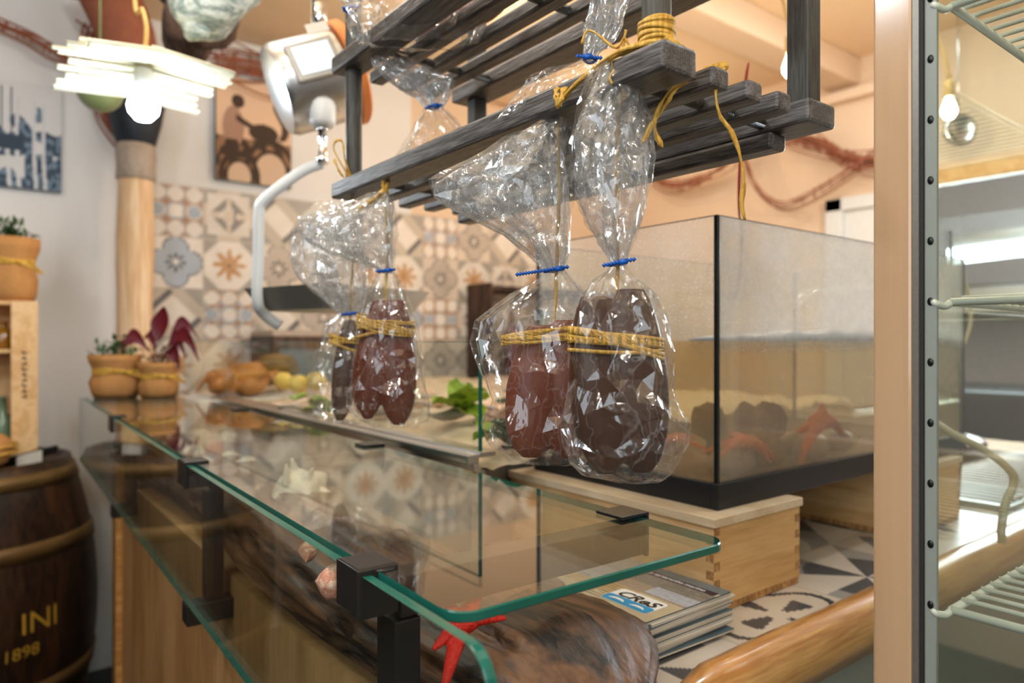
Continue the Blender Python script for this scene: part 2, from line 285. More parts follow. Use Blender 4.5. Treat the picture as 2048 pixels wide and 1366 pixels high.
# ------------------------------------------------------------------ mesh building
class MB:
    def __init__(s): s.v = []; s.f = []; s.m = []
    def add(s, vs, fs, mi=0):
        o = len(s.v); s.v.extend([tuple(p) for p in vs]); s.f.extend([tuple(i+o for i in f) for f in fs]); s.m.extend([mi]*len(fs)); return s
    def box(s, a, b, mi=0):
        x0, y0, z0 = a; x1, y1, z1 = b
        return s.add([(x0,y0,z0),(x1,y0,z0),(x1,y1,z0),(x0,y1,z0),(x0,y0,z1),(x1,y0,z1),(x1,y1,z1),(x0,y1,z1)],
                     [(0,3,2,1),(4,5,6,7),(0,1,5,4),(1,2,6,5),(2,3,7,6),(3,0,4,7)], mi)
    def obox(s, c, ax, ay, az, mi=0):      # oriented box, half axes as vectors
        c = Vector(c); q = []
        for k in (-1, 1):
            for (i, j) in ((-1,-1),(1,-1),(1,1),(-1,1)): q.append(c+ax*i+ay*j+az*k)
        return s.add(q, [(0,3,2,1),(4,5,6,7),(0,1,5,4),(1,2,6,5),(2,3,7,6),(3,0,4,7)], mi)
    def tube(s, pts, r, n=10, mi=0, cap=True, flat=1.0):
        pts = [Vector(p) for p in pts]; k = len(pts)
        rs = r if hasattr(r, '__len__') else [r]*k
        vs = []; prev = None
        for i, p in enumerate(pts):
            t = (pts[min(i+1, k-1)]-pts[max(i-1, 0)])
            if t.length < 1e-9: t = Vector((0, 0, 1))
            t.normalize()
            if prev is None:
                u = t.orthogonal() if abs(t.z) > 0.95 else t.cross(UP)
            else: u = prev - t*prev.dot(t)
            if u.length < 1e-6: u = t.orthogonal()
            u.normalize(); prev = u; w_ = t.cross(u)
            for j in range(n):
                a = 2*PI*j/n; vs.append(p+(u*math.cos(a)+w_*math.sin(a)*flat)*rs[i])
        fs = [(i*n+j, i*n+(j+1) % n, (i+1)*n+(j+1) % n, (i+1)*n+j) for i in range(k-1) for j in range(n)]
        if cap: fs += [tuple(range(n))[::-1], tuple((k-1)*n+j for j in range(n))]
        return s.add(vs, fs, mi)
    def lathe(s, prof, c=(0, 0, 0), n=32, mi=0, wob=0, axis=None):
        c = Vector(c); vs = []
        R = axis.to_track_quat('Z', 'Y').to_matrix() if axis is not None else Matrix.Identity(3)
        for (r, z) in prof:
            for j in range(n):
                a = 2*PI*j/n; rr = r
                if wob: rr = r*(1+wob*noise.noise(Vector((math.cos(a)*2, math.sin(a)*2, z*12+c.x*9))))
                vs.append(c+R@Vector((rr*math.cos(a), rr*math.sin(a), z)))
        k = len(prof)
        fs = [(i*n+j, i*n+(j+1) % n, (i+1)*n+(j+1) % n, (i+1)*n+j) for i in range(k-1) for j in range(n)]
        if prof[0][0] > 1e-6: fs.append(tuple(range(n))[::-1])
        if prof[-1][0] > 1e-6: fs.append(tuple((k-1)*n+j for j in range(n)))
        return s.add(vs, fs, mi)
    def ball(s, c, r, n=16, m=10, mi=0, R=None, bumpy=0, fq=30):
        c = Vector(c); r = (r, r, r) if not hasattr(r, '__len__') else r; vs = []; fs = []
        for i in range(m+1):
            th = PI*i/m
            for j in range(n):
                a = 2*PI*j/n; d = Vector((math.sin(th)*math.cos(a), math.sin(th)*math.sin(a), math.cos(th)))
                q = Vector((d.x*r[0], d.y*r[1], d.z*r[2]))
                if bumpy: q *= 1+bumpy*noise.noise(q*fq+c*7)
                if R is not None: q = R@q
                vs.append(c+q)
        fs = [(i*n+j, (i+1)*n+j, (i+1)*n+(j+1) % n, i*n+(j+1) % n) for i in range(m) for j in range(n)]
        return s.add(vs, fs, mi)
    def ribbon(s, pts, wd, side=None, mi=0, th=0.0006):
        pts = [Vector(p) for p in pts]; k = len(pts); vs = []
        for i, p in enumerate(pts):
            t = (pts[min(i+1, k-1)]-pts[max(i-1, 0)]).normalized()
            u = side if side is not None else (FW*1.0).cross(t)
            u = (u - t*u.dot(t)); u = u.normalized() if u.length > 1e-6 else t.orthogonal().normalized()
            w_ = t.cross(u)
            W_ = wd[i] if hasattr(wd, '__len__') else wd
            vs += [p+u*W_/2+w_*th, p-u*W_/2+w_*th, p-u*W_/2-w_*th, p+u*W_/2-w_*th]
        fs = []
        for i in range(k-1):
            for j in range(4): fs.append((i*4+j, i*4+(j+1) % 4, (i+1)*4+(j+1) % 4, (i+1)*4+j))
        fs += [(3, 2, 1, 0), tuple((k-1)*4+j for j in range(4))]
        return s.add(vs, fs, mi)

def mesh_from(mb, name, mats, smooth=True):
    me = bpy.data.meshes.new(name); me.from_pydata(mb.v, [], mb.f)
    for m in (mats if isinstance(mats, (list, tuple)) else [mats]): me.materials.append(M[m] if isinstance(m, str) else m)
    me.polygons.foreach_set('material_index', mb.m)
    me.polygons.foreach_set('use_smooth', [bool(smooth)]*len(me.polygons)); me.update(); return me
def obj(name, mb, mats, parent=None, smooth=True, bevel=0, remesh=0, sharp=None):
    me = mesh_from(mb, name, mats, smooth)
    o = bpy.data.objects.new(name, me); COL.objects.link(o)
    if parent is not None:
        o.parent = parent
        o.matrix_parent_inverse = Matrix.Translation(-parent_world(parent))
    if bevel:
        b = o.modifiers.new('bevel', 'BEVEL'); b.width = bevel; b.segments = 2; b.limit_method = 'ANGLE'; b.angle_limit = 0.7
    if remesh:
        r = o.modifiers.new('union', 'REMESH'); r.mode = 'VOXEL'; r.voxel_size = remesh; r.use_smooth_shade = True
        c = o.modifiers.new('soft', 'SMOOTH'); c.iterations = 4; c.factor = 0.6
    if sharp: me.set_sharp_from_angle(angle=sharp)
    return o
def parent_world(p):
    v = Vector((0, 0, 0))
    while p is not None:
        if p.parent is None: return v+p.location
        p = p.parent
    return v
def sub(name, mb, mats, part, **k):        # a sub-part: its part already stands in world coordinates
    o = obj(name, mb, mats, None, **k); o.parent = part; return o
def tag(o, label, cat, group=None, kind=None):
    o['label'] = label; o['category'] = cat
    if group: o['group'] = group
    if kind: o['kind'] = kind
    return o
def thing(name, label, cat, loc, group=None):
    o = bpy.data.objects.new(name, None); COL.objects.link(o); o.location = loc; o.empty_display_size = 0.03
    return tag(o, label, cat, group)
def single(name, mb, mats, label, cat, group=None, kind=None, **k):
    v = np.array(mb.v); c = Vector(((v[:, 0].min()+v[:, 0].max())/2, (v[:, 1].min()+v[:, 1].max())/2, v[:, 2].min()))
    mb.v = [tuple(Vector(p)-c) for p in mb.v]
    o = obj(name, mb, mats, None, **k); o.location = c
    return tag(o, label, cat, group, kind)
def struct(name, mb, mats, **k):
    o = obj(name, mb, mats, None, **k); o['kind'] = 'structure'; return o
def colorgrid(name, o0, u, v, nu, nv, fn, mat='attr', parent=None, solid=0.0):
    o0, u, v = Vector(o0), Vector(u), Vector(v)
    us = np.linspace(0, 1, nu); vs_ = np.linspace(0, 1, nv)
    U, V = np.meshgrid(us, vs_)
    pts = np.array(o0)[None, :]+U.reshape(-1, 1)*np.array(u)[None, :]+V.reshape(-1, 1)*np.array(v)[None, :]
    col = fn(U.reshape(-1), V.reshape(-1))
    i = np.arange(nu-1); j = np.arange(nv-1); I, J = np.meshgrid(i, j); a = (J*nu+I).reshape(-1)
    faces = np.stack([a, a+1, a+nu+1, a+nu], 1)
    me = bpy.data.meshes.new(name); me.from_pydata(pts.tolist(), [], faces.tolist())
    at = me.color_attributes.new('Col', 'FLOAT_COLOR', 'POINT')
    c4 = np.ones((len(pts), 4)); c4[:, :3] = col; at.data.foreach_set('color', c4.reshape(-1))
    me.materials.append(M[mat]); me.update()
    ob = bpy.data.objects.new(name, me); COL.objects.link(ob)
    if parent is not None:
        ob.parent = parent; ob.matrix_parent_inverse = Matrix.Translation(-parent_world(parent))
    return ob
def text_mesh(body, size, shear=0.0, bold=0.0, extrude=0.0):
    cu = bpy.data.curves.new('lettering', 'FONT'); cu.body = body; cu.size = size; cu.shear = shear; cu.offset = bold; cu.extrude = extrude
    cu.resolution_u = 3
    o = bpy.data.objects.new('lettering_source', cu); COL.objects.link(o)
    dg = bpy.context.evaluated_depsgraph_get(); me = bpy.data.meshes.new_from_object(o.evaluated_get(dg))
    v = [tuple(x.co) for x in me.vertices]; f = [tuple(p.vertices) for p in me.polygons]
    bpy.data.objects.remove(o); bpy.data.meshes.remove(me)
    return v, f
def interp(pts, n):
    pts = [Vector(p) for p in pts]; out = []
    k = len(pts)
    for i in range(n):
        t = i/(n-1)*(k-1); a = min(int(t), k-2); f = t-a
        p0 = pts[max(a-1, 0)]; p1 = pts[a]; p2 = pts[a+1]; p3 = pts[min(a+2, k-1)]
        out.append(0.5*((2*p1)+(p2-p0)*f+(2*p0-5*p1+4*p2-p3)*f*f+(3*p1-3*p2+p3-p0)*f*f*f))
    return out
# ================================================================== THE ROOM
WX, WY, CZ = 3.2, 3.1, 2.55
mb = MB(); mb.box((-2.6, -1.6, -0.05), (6.2, WY+0.1, 0.0)); struct('floor', mb, 'floor', smooth=False)
mb = MB(); mb.box((-2.6, WY, 0), (1.75, WY+0.1, CZ)); struct('wall_back', mb, 'wall', smooth=False)
mb = MB(); mb.box((1.75, WY, 0), (WX+0.1, WY+0.1, CZ)); struct('wall_back_right', mb, 'wallwarm', smooth=False)
mb = MB(); mb.box((-2.6, -1.6, CZ), (6.2, WY+0.1, CZ+0.05)); struct('ceiling', mb, 'ceiling', smooth=False)
OY, OZ = 1.30, 1.93      # opening towards the kitchen in the right wall
mb = MB(); mb.box((WX, OY, 0), (WX+0.1, WY, CZ)); mb.box((WX, -1.6, OZ), (WX+0.1, OY, CZ)); mb.box((WX, -1.6, 0), (WX+0.1, OY, 0.80))
struct('wall_right', mb, 'wallwarm', smooth=False)
mb = MB(); mb.box((WX-0.03, -1.6, OZ-0.02), (WX+0.02, OY, OZ+0.05)); mb.box((WX-0.03, OY-0.05, 0.80), (WX+0.02, OY+0.03, OZ+0.05)); struct('trim_1', mb, 'pinex', smooth=False, bevel=0.005)
mb = MB(); mb.box((WX-0.06, OY, 2.36), (WX, WY, 2.40)); struct('trim_2', mb, 'wallwarm', smooth=False)
mb = MB(); mb.box((-2.7, -1.6, 0), (-2.6, WY+0.1, CZ)); struct('wall_left', mb, 'darkwall', smooth=False)
# white door in the right wall and beam on the ceiling
mb = MB(); mb.box((WX-0.04, 1.62, 0), (WX, 1.70, 1.92)); mb.box((WX-0.04, 1.33, 0), (WX, 1.40, 1.92)); mb.box((WX-0.04, 1.33, 1.86), (WX, 1.70, 1.92)); mb.box((WX-0.02, 1.40, 0), (WX, 1.62, 1.86))
struct('door_1', mb, 'white', smooth=False, bevel=0.004)
mb = MB(); mb.box((1.0, 1.55, CZ-0.12), (WX, 1.70, CZ)); struct('trim_3', mb, 'wallwarm', smooth=False, bevel=0.01)

# ---- patchwork tiles on the back wall
def rgb(*c): return lin(c)
CRE, GRY, BLU, OCH, DRK, WHT = rgb(226, 214, 200), rgb(172, 168, 162), rgb(176, 188, 202), rgb(186, 138, 84), rgb(84, 84, 88), rgb(238, 232, 224)
def tile_pattern(u, v, t):
    c = np.tile(WHT if t in (0, 2, 3) else CRE, (len(u), 1)).astype(float)
    r = np.hypot(u, v); an = np.arctan2(v, u)
    if t == 0:
        c[:] = BLU
        for a in (-0.667, 0, 0.667):
            for b_ in (-0.667, 0, 0.667):
                d = np.maximum(np.maximum(abs(u-a), abs(v-b_)), (abs(u-a)+abs(v-b_))*0.75); s = ((round(a*3)+round(b_*3)) % 4 == 0)
                c[d < 0.33] = OCH; c[d < 0.29] = WHT
        for a in (-0.333, 0.333, 1, -1):
            for b_ in (-0.333, 0.333, 1, -1): c[(abs(u-a)+abs(v-b_)) < 0.14] = OCH
        c[(abs(u) < 0.33) & (abs(v) < 0.33) & (r > 0.27) & (r < 0.33)] = BLU
        c[(abs(abs(u)-0.667) < 0.26) & (abs(v) < 0.26) & ((abs(abs(u)-0.667)+abs(v)) < 0.34)] = BLU
    elif t == 1:
        c[:] = WHT; m = np.maximum(abs(u), abs(v)); c[m > 0.82] = GRY; c[(m > 0.82) & (abs(abs(u)-abs(v)) > 0.3) & (np.minimum(abs(u), abs(v)) < 0.45)] = CRE
        d = abs(u)+abs(v); c[(d < 0.78) & (d > 0.42)] = GRY*0.8; c[(d < 0.78) & (d > 0.42) & (np.minimum(abs(u), abs(v)) < 0.1)] = CRE; c[(m < 0.26)] = CRE; c[(m > 0.22) & (m < 0.26)] = DRK
    elif t in (2, 5):
        base = BLU if t == 2 else rgb(196, 186, 176)
        q = np.minimum.reduce([np.hypot(u-a, v-b_) for a, b_ in ((0.5, 0), (-0.5, 0), (0, 0.5), (0, -0.5))])
        c[q < 0.50] = DRK*1.6; c[q < 0.45] = base; c[(r < 0.5) & (q < 0.9)] = base
        pet = np.cos(an*8); c[(r < 0.36) & (r > 0.12) & (pet > 0.1)] = DRK*1.2; c[r < 0.10] = WHT
    elif t == 3:
        st = 0.30+0.36*np.abs(np.cos(an*4))**2.0; c[r < st] = OCH*1.15; c[(r < st*0.9) & (np.sin(an*8) > 0)] = OCH*0.8+CRE*0.3
        c[(abs(u)+abs(v)) > 1.35] = GRY; c[r < 0.06] = DRK
    elif t == 4:
        a, b_ = (u+v)*0.707, (u-v)*0.707
        c[:] = rgb(206, 196, 182); c[(abs(a) < 0.42) & (abs(b_) < 0.62)] = WHT; c[(abs(a) > 0.85)] = GRY; c[(abs(a) < 0.50) & (abs(b_) > 0.66) & (abs(b_) < 0.86)] = DRK*1.8
    elif t == 6:      # pinwheel of triangles
        c[:] = CRE; k = ((np.floor((an+PI)/(PI/4))).astype(int) % 2 == 0); c[k] = DRK*1.1; c[k & (r > 0.75)] = GRY*0.9
    elif t == 7:      # big curved line with leaves
        c[:] = rgb(222, 208, 190); q = abs(u)**1.2+abs(v)**1.2; wv = 0.72+0.14*np.cos(4*an); c[(abs(r-wv) < 0.045)] = DRK*0.8
        pet = np.abs(np.cos(an*2)); c[(r < 0.52) & (r > 0.14) & (pet > 0.86)] = DRK*0.9
        c[(r > 1.1)] = GRY
    e = np.maximum(abs(u), abs(v)); c[e > 0.985] = rgb(200, 190, 176)
    return np.clip(c, 0, 1)
def tiled(width, height, ts, types, jx=0.0, jy=0.0, tone=0.06):
    def fn(U, V):
        X = U*width+jx; Y = V*height+jy; i = np.floor(X/ts).astype(int); j = np.floor(Y/ts).astype(int)
        u = (X/ts-i)*2-1; v = (Y/ts-j)*2-1; c = np.zeros((len(U), 3))
        for a in np.unique(i):
            for b_ in np.unique(j):
                s = (i == a) & (j == b_)
                if s.any():
                    t = types(int(a), int(b_)); k = 1+tone*math.sin(a*12.9+b_*78.2)
                    c[s] = np.clip(tile_pattern(u[s], v[s], t)*k, 0, 1)
        cl = 0.93+0.10*np.array([noise.noise(Vector((x*14, y*14, 3))) for x, y in zip(X[::1], Y[::1])]) if len(X) < 2e5 else 1.0
        return np.clip(c*(cl[:, None] if hasattr(cl, '__len__') else 1), 0, 1)
    return fn
FIX = {(0, 4): 0, (1, 4): 1, (0, 3): 2, (1, 3): 3, (2, 4): 4, (2, 3): 5, (1, 2): 0, (0, 2): 4, (2, 2): 4, (4, 4): 1, (5, 4): 4, (6, 4): 0, (5, 3): 3, (6, 3): 5, (4, 3): 3, (5, 2): 2, (4, 2): 4}
def wall_types(a, b_): return FIX.get((a, b_), (a*5+b_*3+(a*b_) % 4) % 6)
tw, thh = 0.21*10, 0.21*5
o = colorgrid('trim_4', (0.551, WY-0.012, 1.898-thh), (tw, 0, 0), (0, 0, thh), 330, 165, tiled(tw, thh, 0.21, wall_types), 'attr'); o['kind'] = 'structure'

# ---- two old photographs printed on board, hung on the back wall
def photo_harbour(U, V):
    c = np.tile(rgb(214, 216, 220), (len(U), 1)).astype(float); n = np.array([noise.noise(Vector((x*6, y*7, 1))) for x, y in zip(U, V)]); n2 = np.array([noise.noise(Vector((x*18, y*18, 5))) for x, y in zip(U, V)])
    dk = rgb(60, 78, 98); md = rgb(112, 134, 156)
    top = 0.45+0.5*n-0.25*np.abs(U-0.55)
    s = V < top+0.18; c[s] = md; c[s & (n2 > -0.05)] = dk
    for a, b_ in ((0.42, 0.2), (0.52, 0.35), (0.70, 0.3), (0.80, 0.25)):
        s = (np.abs(U-a-0.1*(V-0.5)**2) < 0.02) & (V < 0.85); c[s] = rgb(206, 210, 216)
    for a in (0.36, 0.46): c[(np.abs(U-a) < 0.008) & (V > 0.3) & (V < 0.95)] = dk
    s = (V < 0.32) & (V > 0.1) & (n > 0.0) & (U < 0.6); c[s] = rgb(206, 210, 214)
    s = (V < 0.5) & (U < 0.6) & (V > 0.35) & (U > 0.3); c[s] = dk*0.8
    return c
def photo_carriage(U, V):
    c = np.tile(rgb(222, 190, 162), (len(U), 1)).astype(float); n = np.array([noise.noise(Vector((x*9, y*9, 2))) for x, y in zip(U, V)])
    dk = rgb(70, 56, 46); md = rgb(150, 116, 88); lt = rgb(232, 204, 178)
    c[V < 0.42] = md; c[(V < 0.42) & (n > 0.05)] = dk
    for a, b_, r in ((0.72, 0.12, 0.42), (0.30, 0.05, 0.3)):
        d = np.hypot((U-a)*1.0, (V-b_)*1.1); c[np.abs(d-r*0.8) < 0.035] = dk; c[np.abs(d-r*0.55) < 0.02] = dk; c[(d < r*0.5)] = lt*0.8
    s = (np.hypot((U-0.22)/0.14, (V-0.52)/0.2) < 1); c[s] = rgb(170, 136, 118); s = (np.hypot((U-0.20)/0.10, (V-0.30)/0.14) < 1) & (V < 0.4); c[s] = dk
    s = (np.hypot((U-0.28)/0.085, (V-0.77)/0.065) < 1); c[s] = dk
    s = (np.abs(V-(0.60-0.35*(U-0.3))) < 0.03) & (U > 0.25) & (U < 0.6); c[s] = dk
    s = (np.hypot((U-0.62)/0.2, (V-0.5)/0.09) < 1); c[s] = dk
    s = (np.abs(U-0.86-0.06*np.sin(V*14)) < 0.05) & (V > 0.45) & (V < 0.9); c[s] = dk*1.3
    return c
def canvas(p0, p1, fn, label, nm):
    (x0, z0), (x1, z1) = p0, p1
    t = thing(nm, label, 'picture', (x0, WY, z0))
    b = MB(); b.box((x0, WY-0.03, z0), (x1, WY-0.002, z1)); obj('board', b, 'paperblue', t, smooth=False)
    colorgrid('print', (x0, WY-0.0312, z0), (x1-x0, 0, 0), (0, 0, z1-z0), 110, 130, fn, 'attrmatte', t)
a = PY(-70, 390, WY-0.03); b_ = PY(123, 176, WY-0.03)
canvas((a.x, PY(60, 377, WY-0.03).z), (b_.x, PY(60, 170, WY-0.03).z), photo_harbour, 'blue-grey print of a harbour scene with boats on the white wall at far left', 'wall_photograph')
a = PY(432, 360, WY-0.03); b_ = PY(582, 376, WY-0.03)
canvas((a.x, PY(500, 366, WY-0.03).z), (b_.x, PY(500, 160, WY-0.03).z), photo_carriage, 'sepia print of a person beside large wheels, on the wall above the patterned tiles', 'wall_photograph')

# ---- peeled log pillar with collar and iron cup on the back wall
pl = PY(272, 683, 2.93)
t = thing('log_pillar', 'peeled pale log pillar with dark flared cup, standing by the tiled wall', 'pillar', (pl.x, 2.93, 0))
mb = MB(); mb.tube(interp([(pl.x-0.004, 2.93, 0), (pl.x+0.004, 2.93, 0.7), (pl.x-0.004, 2.93, 1.3), (pl.x, 2.93, 1.88)], 20), [0.062+0.003*math.sin(i*1.3) for i in range(20)], 20); obj('log', mb, 'logpole', t)
mb = MB(); mb.lathe([(0.062, 1.86), (0.068, 1.865), (0.066, 1.90), (0.069, 1.95), (0.066, 1.99), (0.06, 1.995)], (pl.x, 2.93, 0), 24, wob=0.05); obj('collar', mb, 'shellgrey', t)
mb = MB(); mb.lathe([(0.05, 1.98), (0.068, 2.0), (0.085, 2.07), (0.100, 2.16), (0.106, 2.24), (0.100, 2.26), (0.02, 2.26)], (pl.x, 2.93, 0), 28); obj('iron_cup', mb, 'darkplastic', t)
mb = MB(); mb.tube(interp([(pl.x-0.02, 2.9, 2.25), (pl.x-0.05, 2.88, 2.4), (pl.x-0.12, 2.86, 2.54)], 8), 0.10, 16); obj('upper_trunk', mb, 'net', t)

# ---- rust-red fishing net: swags of cord bundled along the walls and ceiling
def swag(label, ctrl, n=12, spread=0.05, r=0.004, name='fishing_net'):
    b = MB(); base = interp(ctrl, 26)
    for k in range(n):
        ph = random.random()*6; ox, oz = random.gauss(0, spread), random.gauss(0, spread)
        pts = [p+Vector((ox*(0.4+abs(math.sin(i*0.22+ph))), 0.3*ox, oz*(0.4+abs(math.cos(i*0.19+ph))))) for i, p in enumerate(base)]
        b.tube(pts, r, 5)
    for k in range(n*2):      # knotted cross cords
        i = random.randrange(2, 23); a_ = base[i]; s_ = spread*1.6
        b.tube([a_+Vector((random.uniform(-s_, s_), random.uniform(-s_, s_)*0.3, s_)), a_+Vector((random.uniform(-s_, s_), 0, -s_))], r*0.8, 4)
    return single(name, b, 'net', label, 'fishing net', 'rust red nets draped on the walls')
yw = WY-0.07
swag('rust-red net rope strung across the upper left wall towards the lamp', [PY(-40, 30, yw), PY(60, 75, yw), PY(150, 125, yw), PY(260, 150, yw)], 7, 0.012, 0.004)
swag('rust-red net hanging in a thick fold behind the hanging lamp', [PY(190, 60, yw), PY(192, 90, yw), PY(185, 140, yw), PY(215, 220, yw), PY(262, 300, yw)], 20, 0.028, 0.004)
swag('rust-red net hanging high above the sepia photograph', [PY(430, 120, yw), PY(520, 135, yw), PY(600, 145, yw), PY(680, 160, yw), PY(720, 170, yw)], 18, 0.03, 0.004)
xw = WX-0.12
swag('rust-red net drooping on the warm-lit wall behind the rack end', [PX(1480, 280, xw), PX(1510, 370, xw), PX(1560, 410, xw), PX(1640, 380, xw), PX(1760, 300, xw)], 7, 0.014, 0.0025)
swag('rust-red net gathered on the wall beside the fridge post', [PX(1560, 270, xw), PX(1640, 290, xw), PX(1700, 320, xw), PX(1780, 330, xw)], 16, 0.025, 0.003)
swag('rust-red net bunched on the wall seen between the rack slats', [PX(1280, 330, xw), PX(1340, 370, xw), PX(1420, 350, xw), PX(1500, 290, xw)], 12, 0.02, 0.003)
swag('rust-red net bunched on the back wall behind the upper bags', [PY(900, 130, yw), PY(980, 170, yw), PY(1060, 200, yw), PY(1140, 150, yw)], 20, 0.03, 0.004)

# ---- wall shelf with bottles in the corner behind the tank
t = thing('wall_shelf', 'dark wooden wall shelf in the corner behind the aquarium', 'shelf', (2.7, WY-0.1, 1.30))
mb = MB(); mb.box((2.1, WY-0.22, 1.52), (3.15, WY-0.002, 1.545)); obj('board', mb, 'trunk', t, smooth=False)
mb = MB(); mb.box((2.1, WY-0.22, 1.08), (3.15, WY-0.002, 1.105)); obj('board', mb, 'trunk', t, smooth=False)
mb = MB(); mb.box((2.08, WY-0.22, 1.06), (2.10, WY-0.002, 1.56)); obj('side_panel', mb, 'trunk', t, smooth=False)
def bottle_mesh(h, r, c):
    b = MB(); b.lathe([(r*0.9, 0), (r, 0.01), (r, h*0.55), (r*0.85, h*0.64), (r*0.36, h*0.74), (r*0.32, h*0.96), (r*0.4, h*0.965), (r*0.4, h), (0.001, h)], c, 18); return b
for k, (bx, zz, mt, lb) in enumerate([(2.30, 1.105, 'bottlered', 'dark red bottle standing on the shelf behind the aquarium'), (2.52, 1.105, 'bottle', 'green bottle on the shelf behind the aquarium, beside the red one'),
                          (2.74, 1.105, 'bottleamber', 'amber bottle on the lower shelf behind the aquarium'), (2.95, 1.105, 'bottle', 'green bottle nearest the corner on the shelf behind the aquarium')]):
    single('bottle', bottle_mesh(0.32, 0.042, (bx, WY-0.11, zz)), mt, lb, 'bottle', 'bottles on the corner shelf')

# ================================================================== FISH COUNTER (front counter, tiled top)
ZC = 0.905
t = thing('shop_counter', 'plywood fronted counter with patterned tile top and rounded pine edge', 'counter', (0.9, 0.47, 0))
mb = MB(); mb.box((0.315, 0.47, 0.0), (0.345, 2.10, ZC-0.004)); obj('front_panel', mb, 'ply', t, smooth=False)
mb = MB(); mb.box((0.345, 0.47, 0.0), (2.95, 0.49, ZC-0.05)); obj('end_panel', mb, 'standard', t, smooth=False)
mb = MB(); mb.box((0.30, 2.10, 0.0), (0.36, 2.16, ZC+0.02)); obj('corner_post', mb, 'trim', t, smooth=False, bevel=0.004)
mb = MB(); mb.box((0.345, 0.49, ZC-0.04), (2.95, 2.14, ZC-0.003)); obj('top_slab', mb, 'ply', t, smooth=False)
def ctypes(a, b_): return {(0, 0): 6, (1, 0): 7, (2, 0): 6, (3, 0): 4, (0, 1): 7, (1, 1): 6, (2, 1): 7}.get((a, b_), (a*3+b_*5) % 8)
colorgrid('tile_top', (0.50, 0.47, ZC), (1.9, 0, 0), (0, 0.9, 0), 560, 270, tiled(1.9, 0.9, 0.24, ctypes, 0.03, 0.08), 'attr', t)
mb = MB()   # rounded pine edge strip, sawn end
prof = [(0.438, ZC-0.052), (0.43, ZC-0.03), (0.431, ZC-0.004), (0.44, ZC+0.012), (0.456, ZC+0.017), (0.470, ZC+0.012), (0.476, ZC+0.0), (0.476, ZC-0.052)]
vs = []
NX = 60
for i in range(NX):
    x = 0.575+i*(2.95-0.575)/(NX-1) if i else 0.565
    for (y, z) in prof:
        k = 0.6 if i == 0 else 1.0
        vs.append((x, 0.455+(y-0.455)*k, ZC-0.015+(z-ZC+0.015)*k+0.002*noise.noise(Vector((x*7, y*30, z*30)))))
n = len(prof); fs = [(i*n+j, (i+1)*n+j, (i+1)*n+(j+1) % n, i*n+(j+1) % n) for i in range(NX-1) for j in range(n)]
mb.add(vs, fs); mb.add([vs[j] for j in range(n)], [tuple(range(n))]); obj('edge_strip', mb, 'trim', t)

# ---- driftwood log along the front edge
def drift_log():
    b = MB(); ys = np.linspace(0.405, 2.2, 150); nn = 64; vs = []
    for i, y in enumerate(ys):
        end = min(1.0, (y-0.405)/0.10+0.12)
        end = math.sin(min(1, end)*PI/2)
        cx = 0.425+0.012*math.sin(y*5.0); hw = 0.118 if y < 0.75 else 0.118-0.012*min(1, (y-0.75)*2); hh = 0.052+0.006*math.sin(y*6+1)
        cz = ZC+hh*0.92
        if y > 1.5: hh += 0.01
        for j in range(nn):
            a_ = 2*PI*j/nn; ca, sa = math.cos(a_), math.sin(a_)
            sx = abs(ca)**(1.0 if ca > 0 else 0.8)*(1 if ca > 0 else -1); sz = (abs(sa)**0.9*(1 if sa > 0 else -1))*(1-0.22*max(0, ca))
            q = Vector((ca*1.4, y*1.3, sa*1.4))
            rg = noise.noise(q*2.2)*0.12+noise.noise(Vector((ca*6, y*2.0, sa*6)))*0.07
            cr = abs(noise.noise(Vector((ca*4+3, y*1.1, sa*4)))); crack = -0.28*max(0, 1-cr/0.05)
            fine = noise.noise(Vector((ca*16, y*5, sa*16)))*0.03
            k = (1+rg+crack+fine)*end
            px_ = cx+sx*hw*k; pz_ = max(ZC+0.001, cz+sz*hh*k*(0.85 if sz < 0 else 1.25))
            vs.append((max(px_, 0.20), y+0.012*noise.noise(Vector((ca*3, sa*3, i*0.1)))*(1 if i < 6 else 0), pz_))
    m_ = len(ys); fs = [(i*nn+j, i*nn+(j+1) % nn, (i+1)*nn+(j+1) % nn, (i+1)*nn+j) for i in range(m_-1) for j in range(nn)]
    b.add(vs, fs+[tuple(range(nn))[::-1], tuple((m_-1)*nn+j for j in range(nn))]); return b
single('driftwood_log', drift_log(), 'drift', 'long dark cracked driftwood log lying along the counter edge under the glass shelf', 'driftwood')
mb = MB(); mb.tube(interp([(0.545, 0.80, ZC+0.05), (0.555, 0.72, ZC+0.066), (0.556, 0.66, ZC+0.062), (0.558, 0.625, ZC+0.055)], 14), [0.004, 0.008, 0.011, 0.012, 0.012, 0.011, 0.012, 0.013, 0.012, 0.012, 0.013, 0.013, 0.012, 0.006], 10, flat=0.8)
single('driftwood_stick', mb, 'drift', 'short dark driftwood stick lying beside the brochures', 'driftwood')
mb = MB(); mb.tube(interp([(0.548, 0.60, ZC+0.056), (0.560, 0.55, ZC+0.052), (0.566, 0.50, ZC+0.042)], 14), [0.004]+[0.011, 0.014, 0.013, 0.014, 0.015, 0.014, 0.013, 0.014, 0.014, 0.015, 0.014, 0.012]+[0.004], 10, flat=0.8)
single('driftwood_stick', mb, 'drift', 'splintered driftwood piece wedged between the log and the near corner of the brochures', 'driftwood')

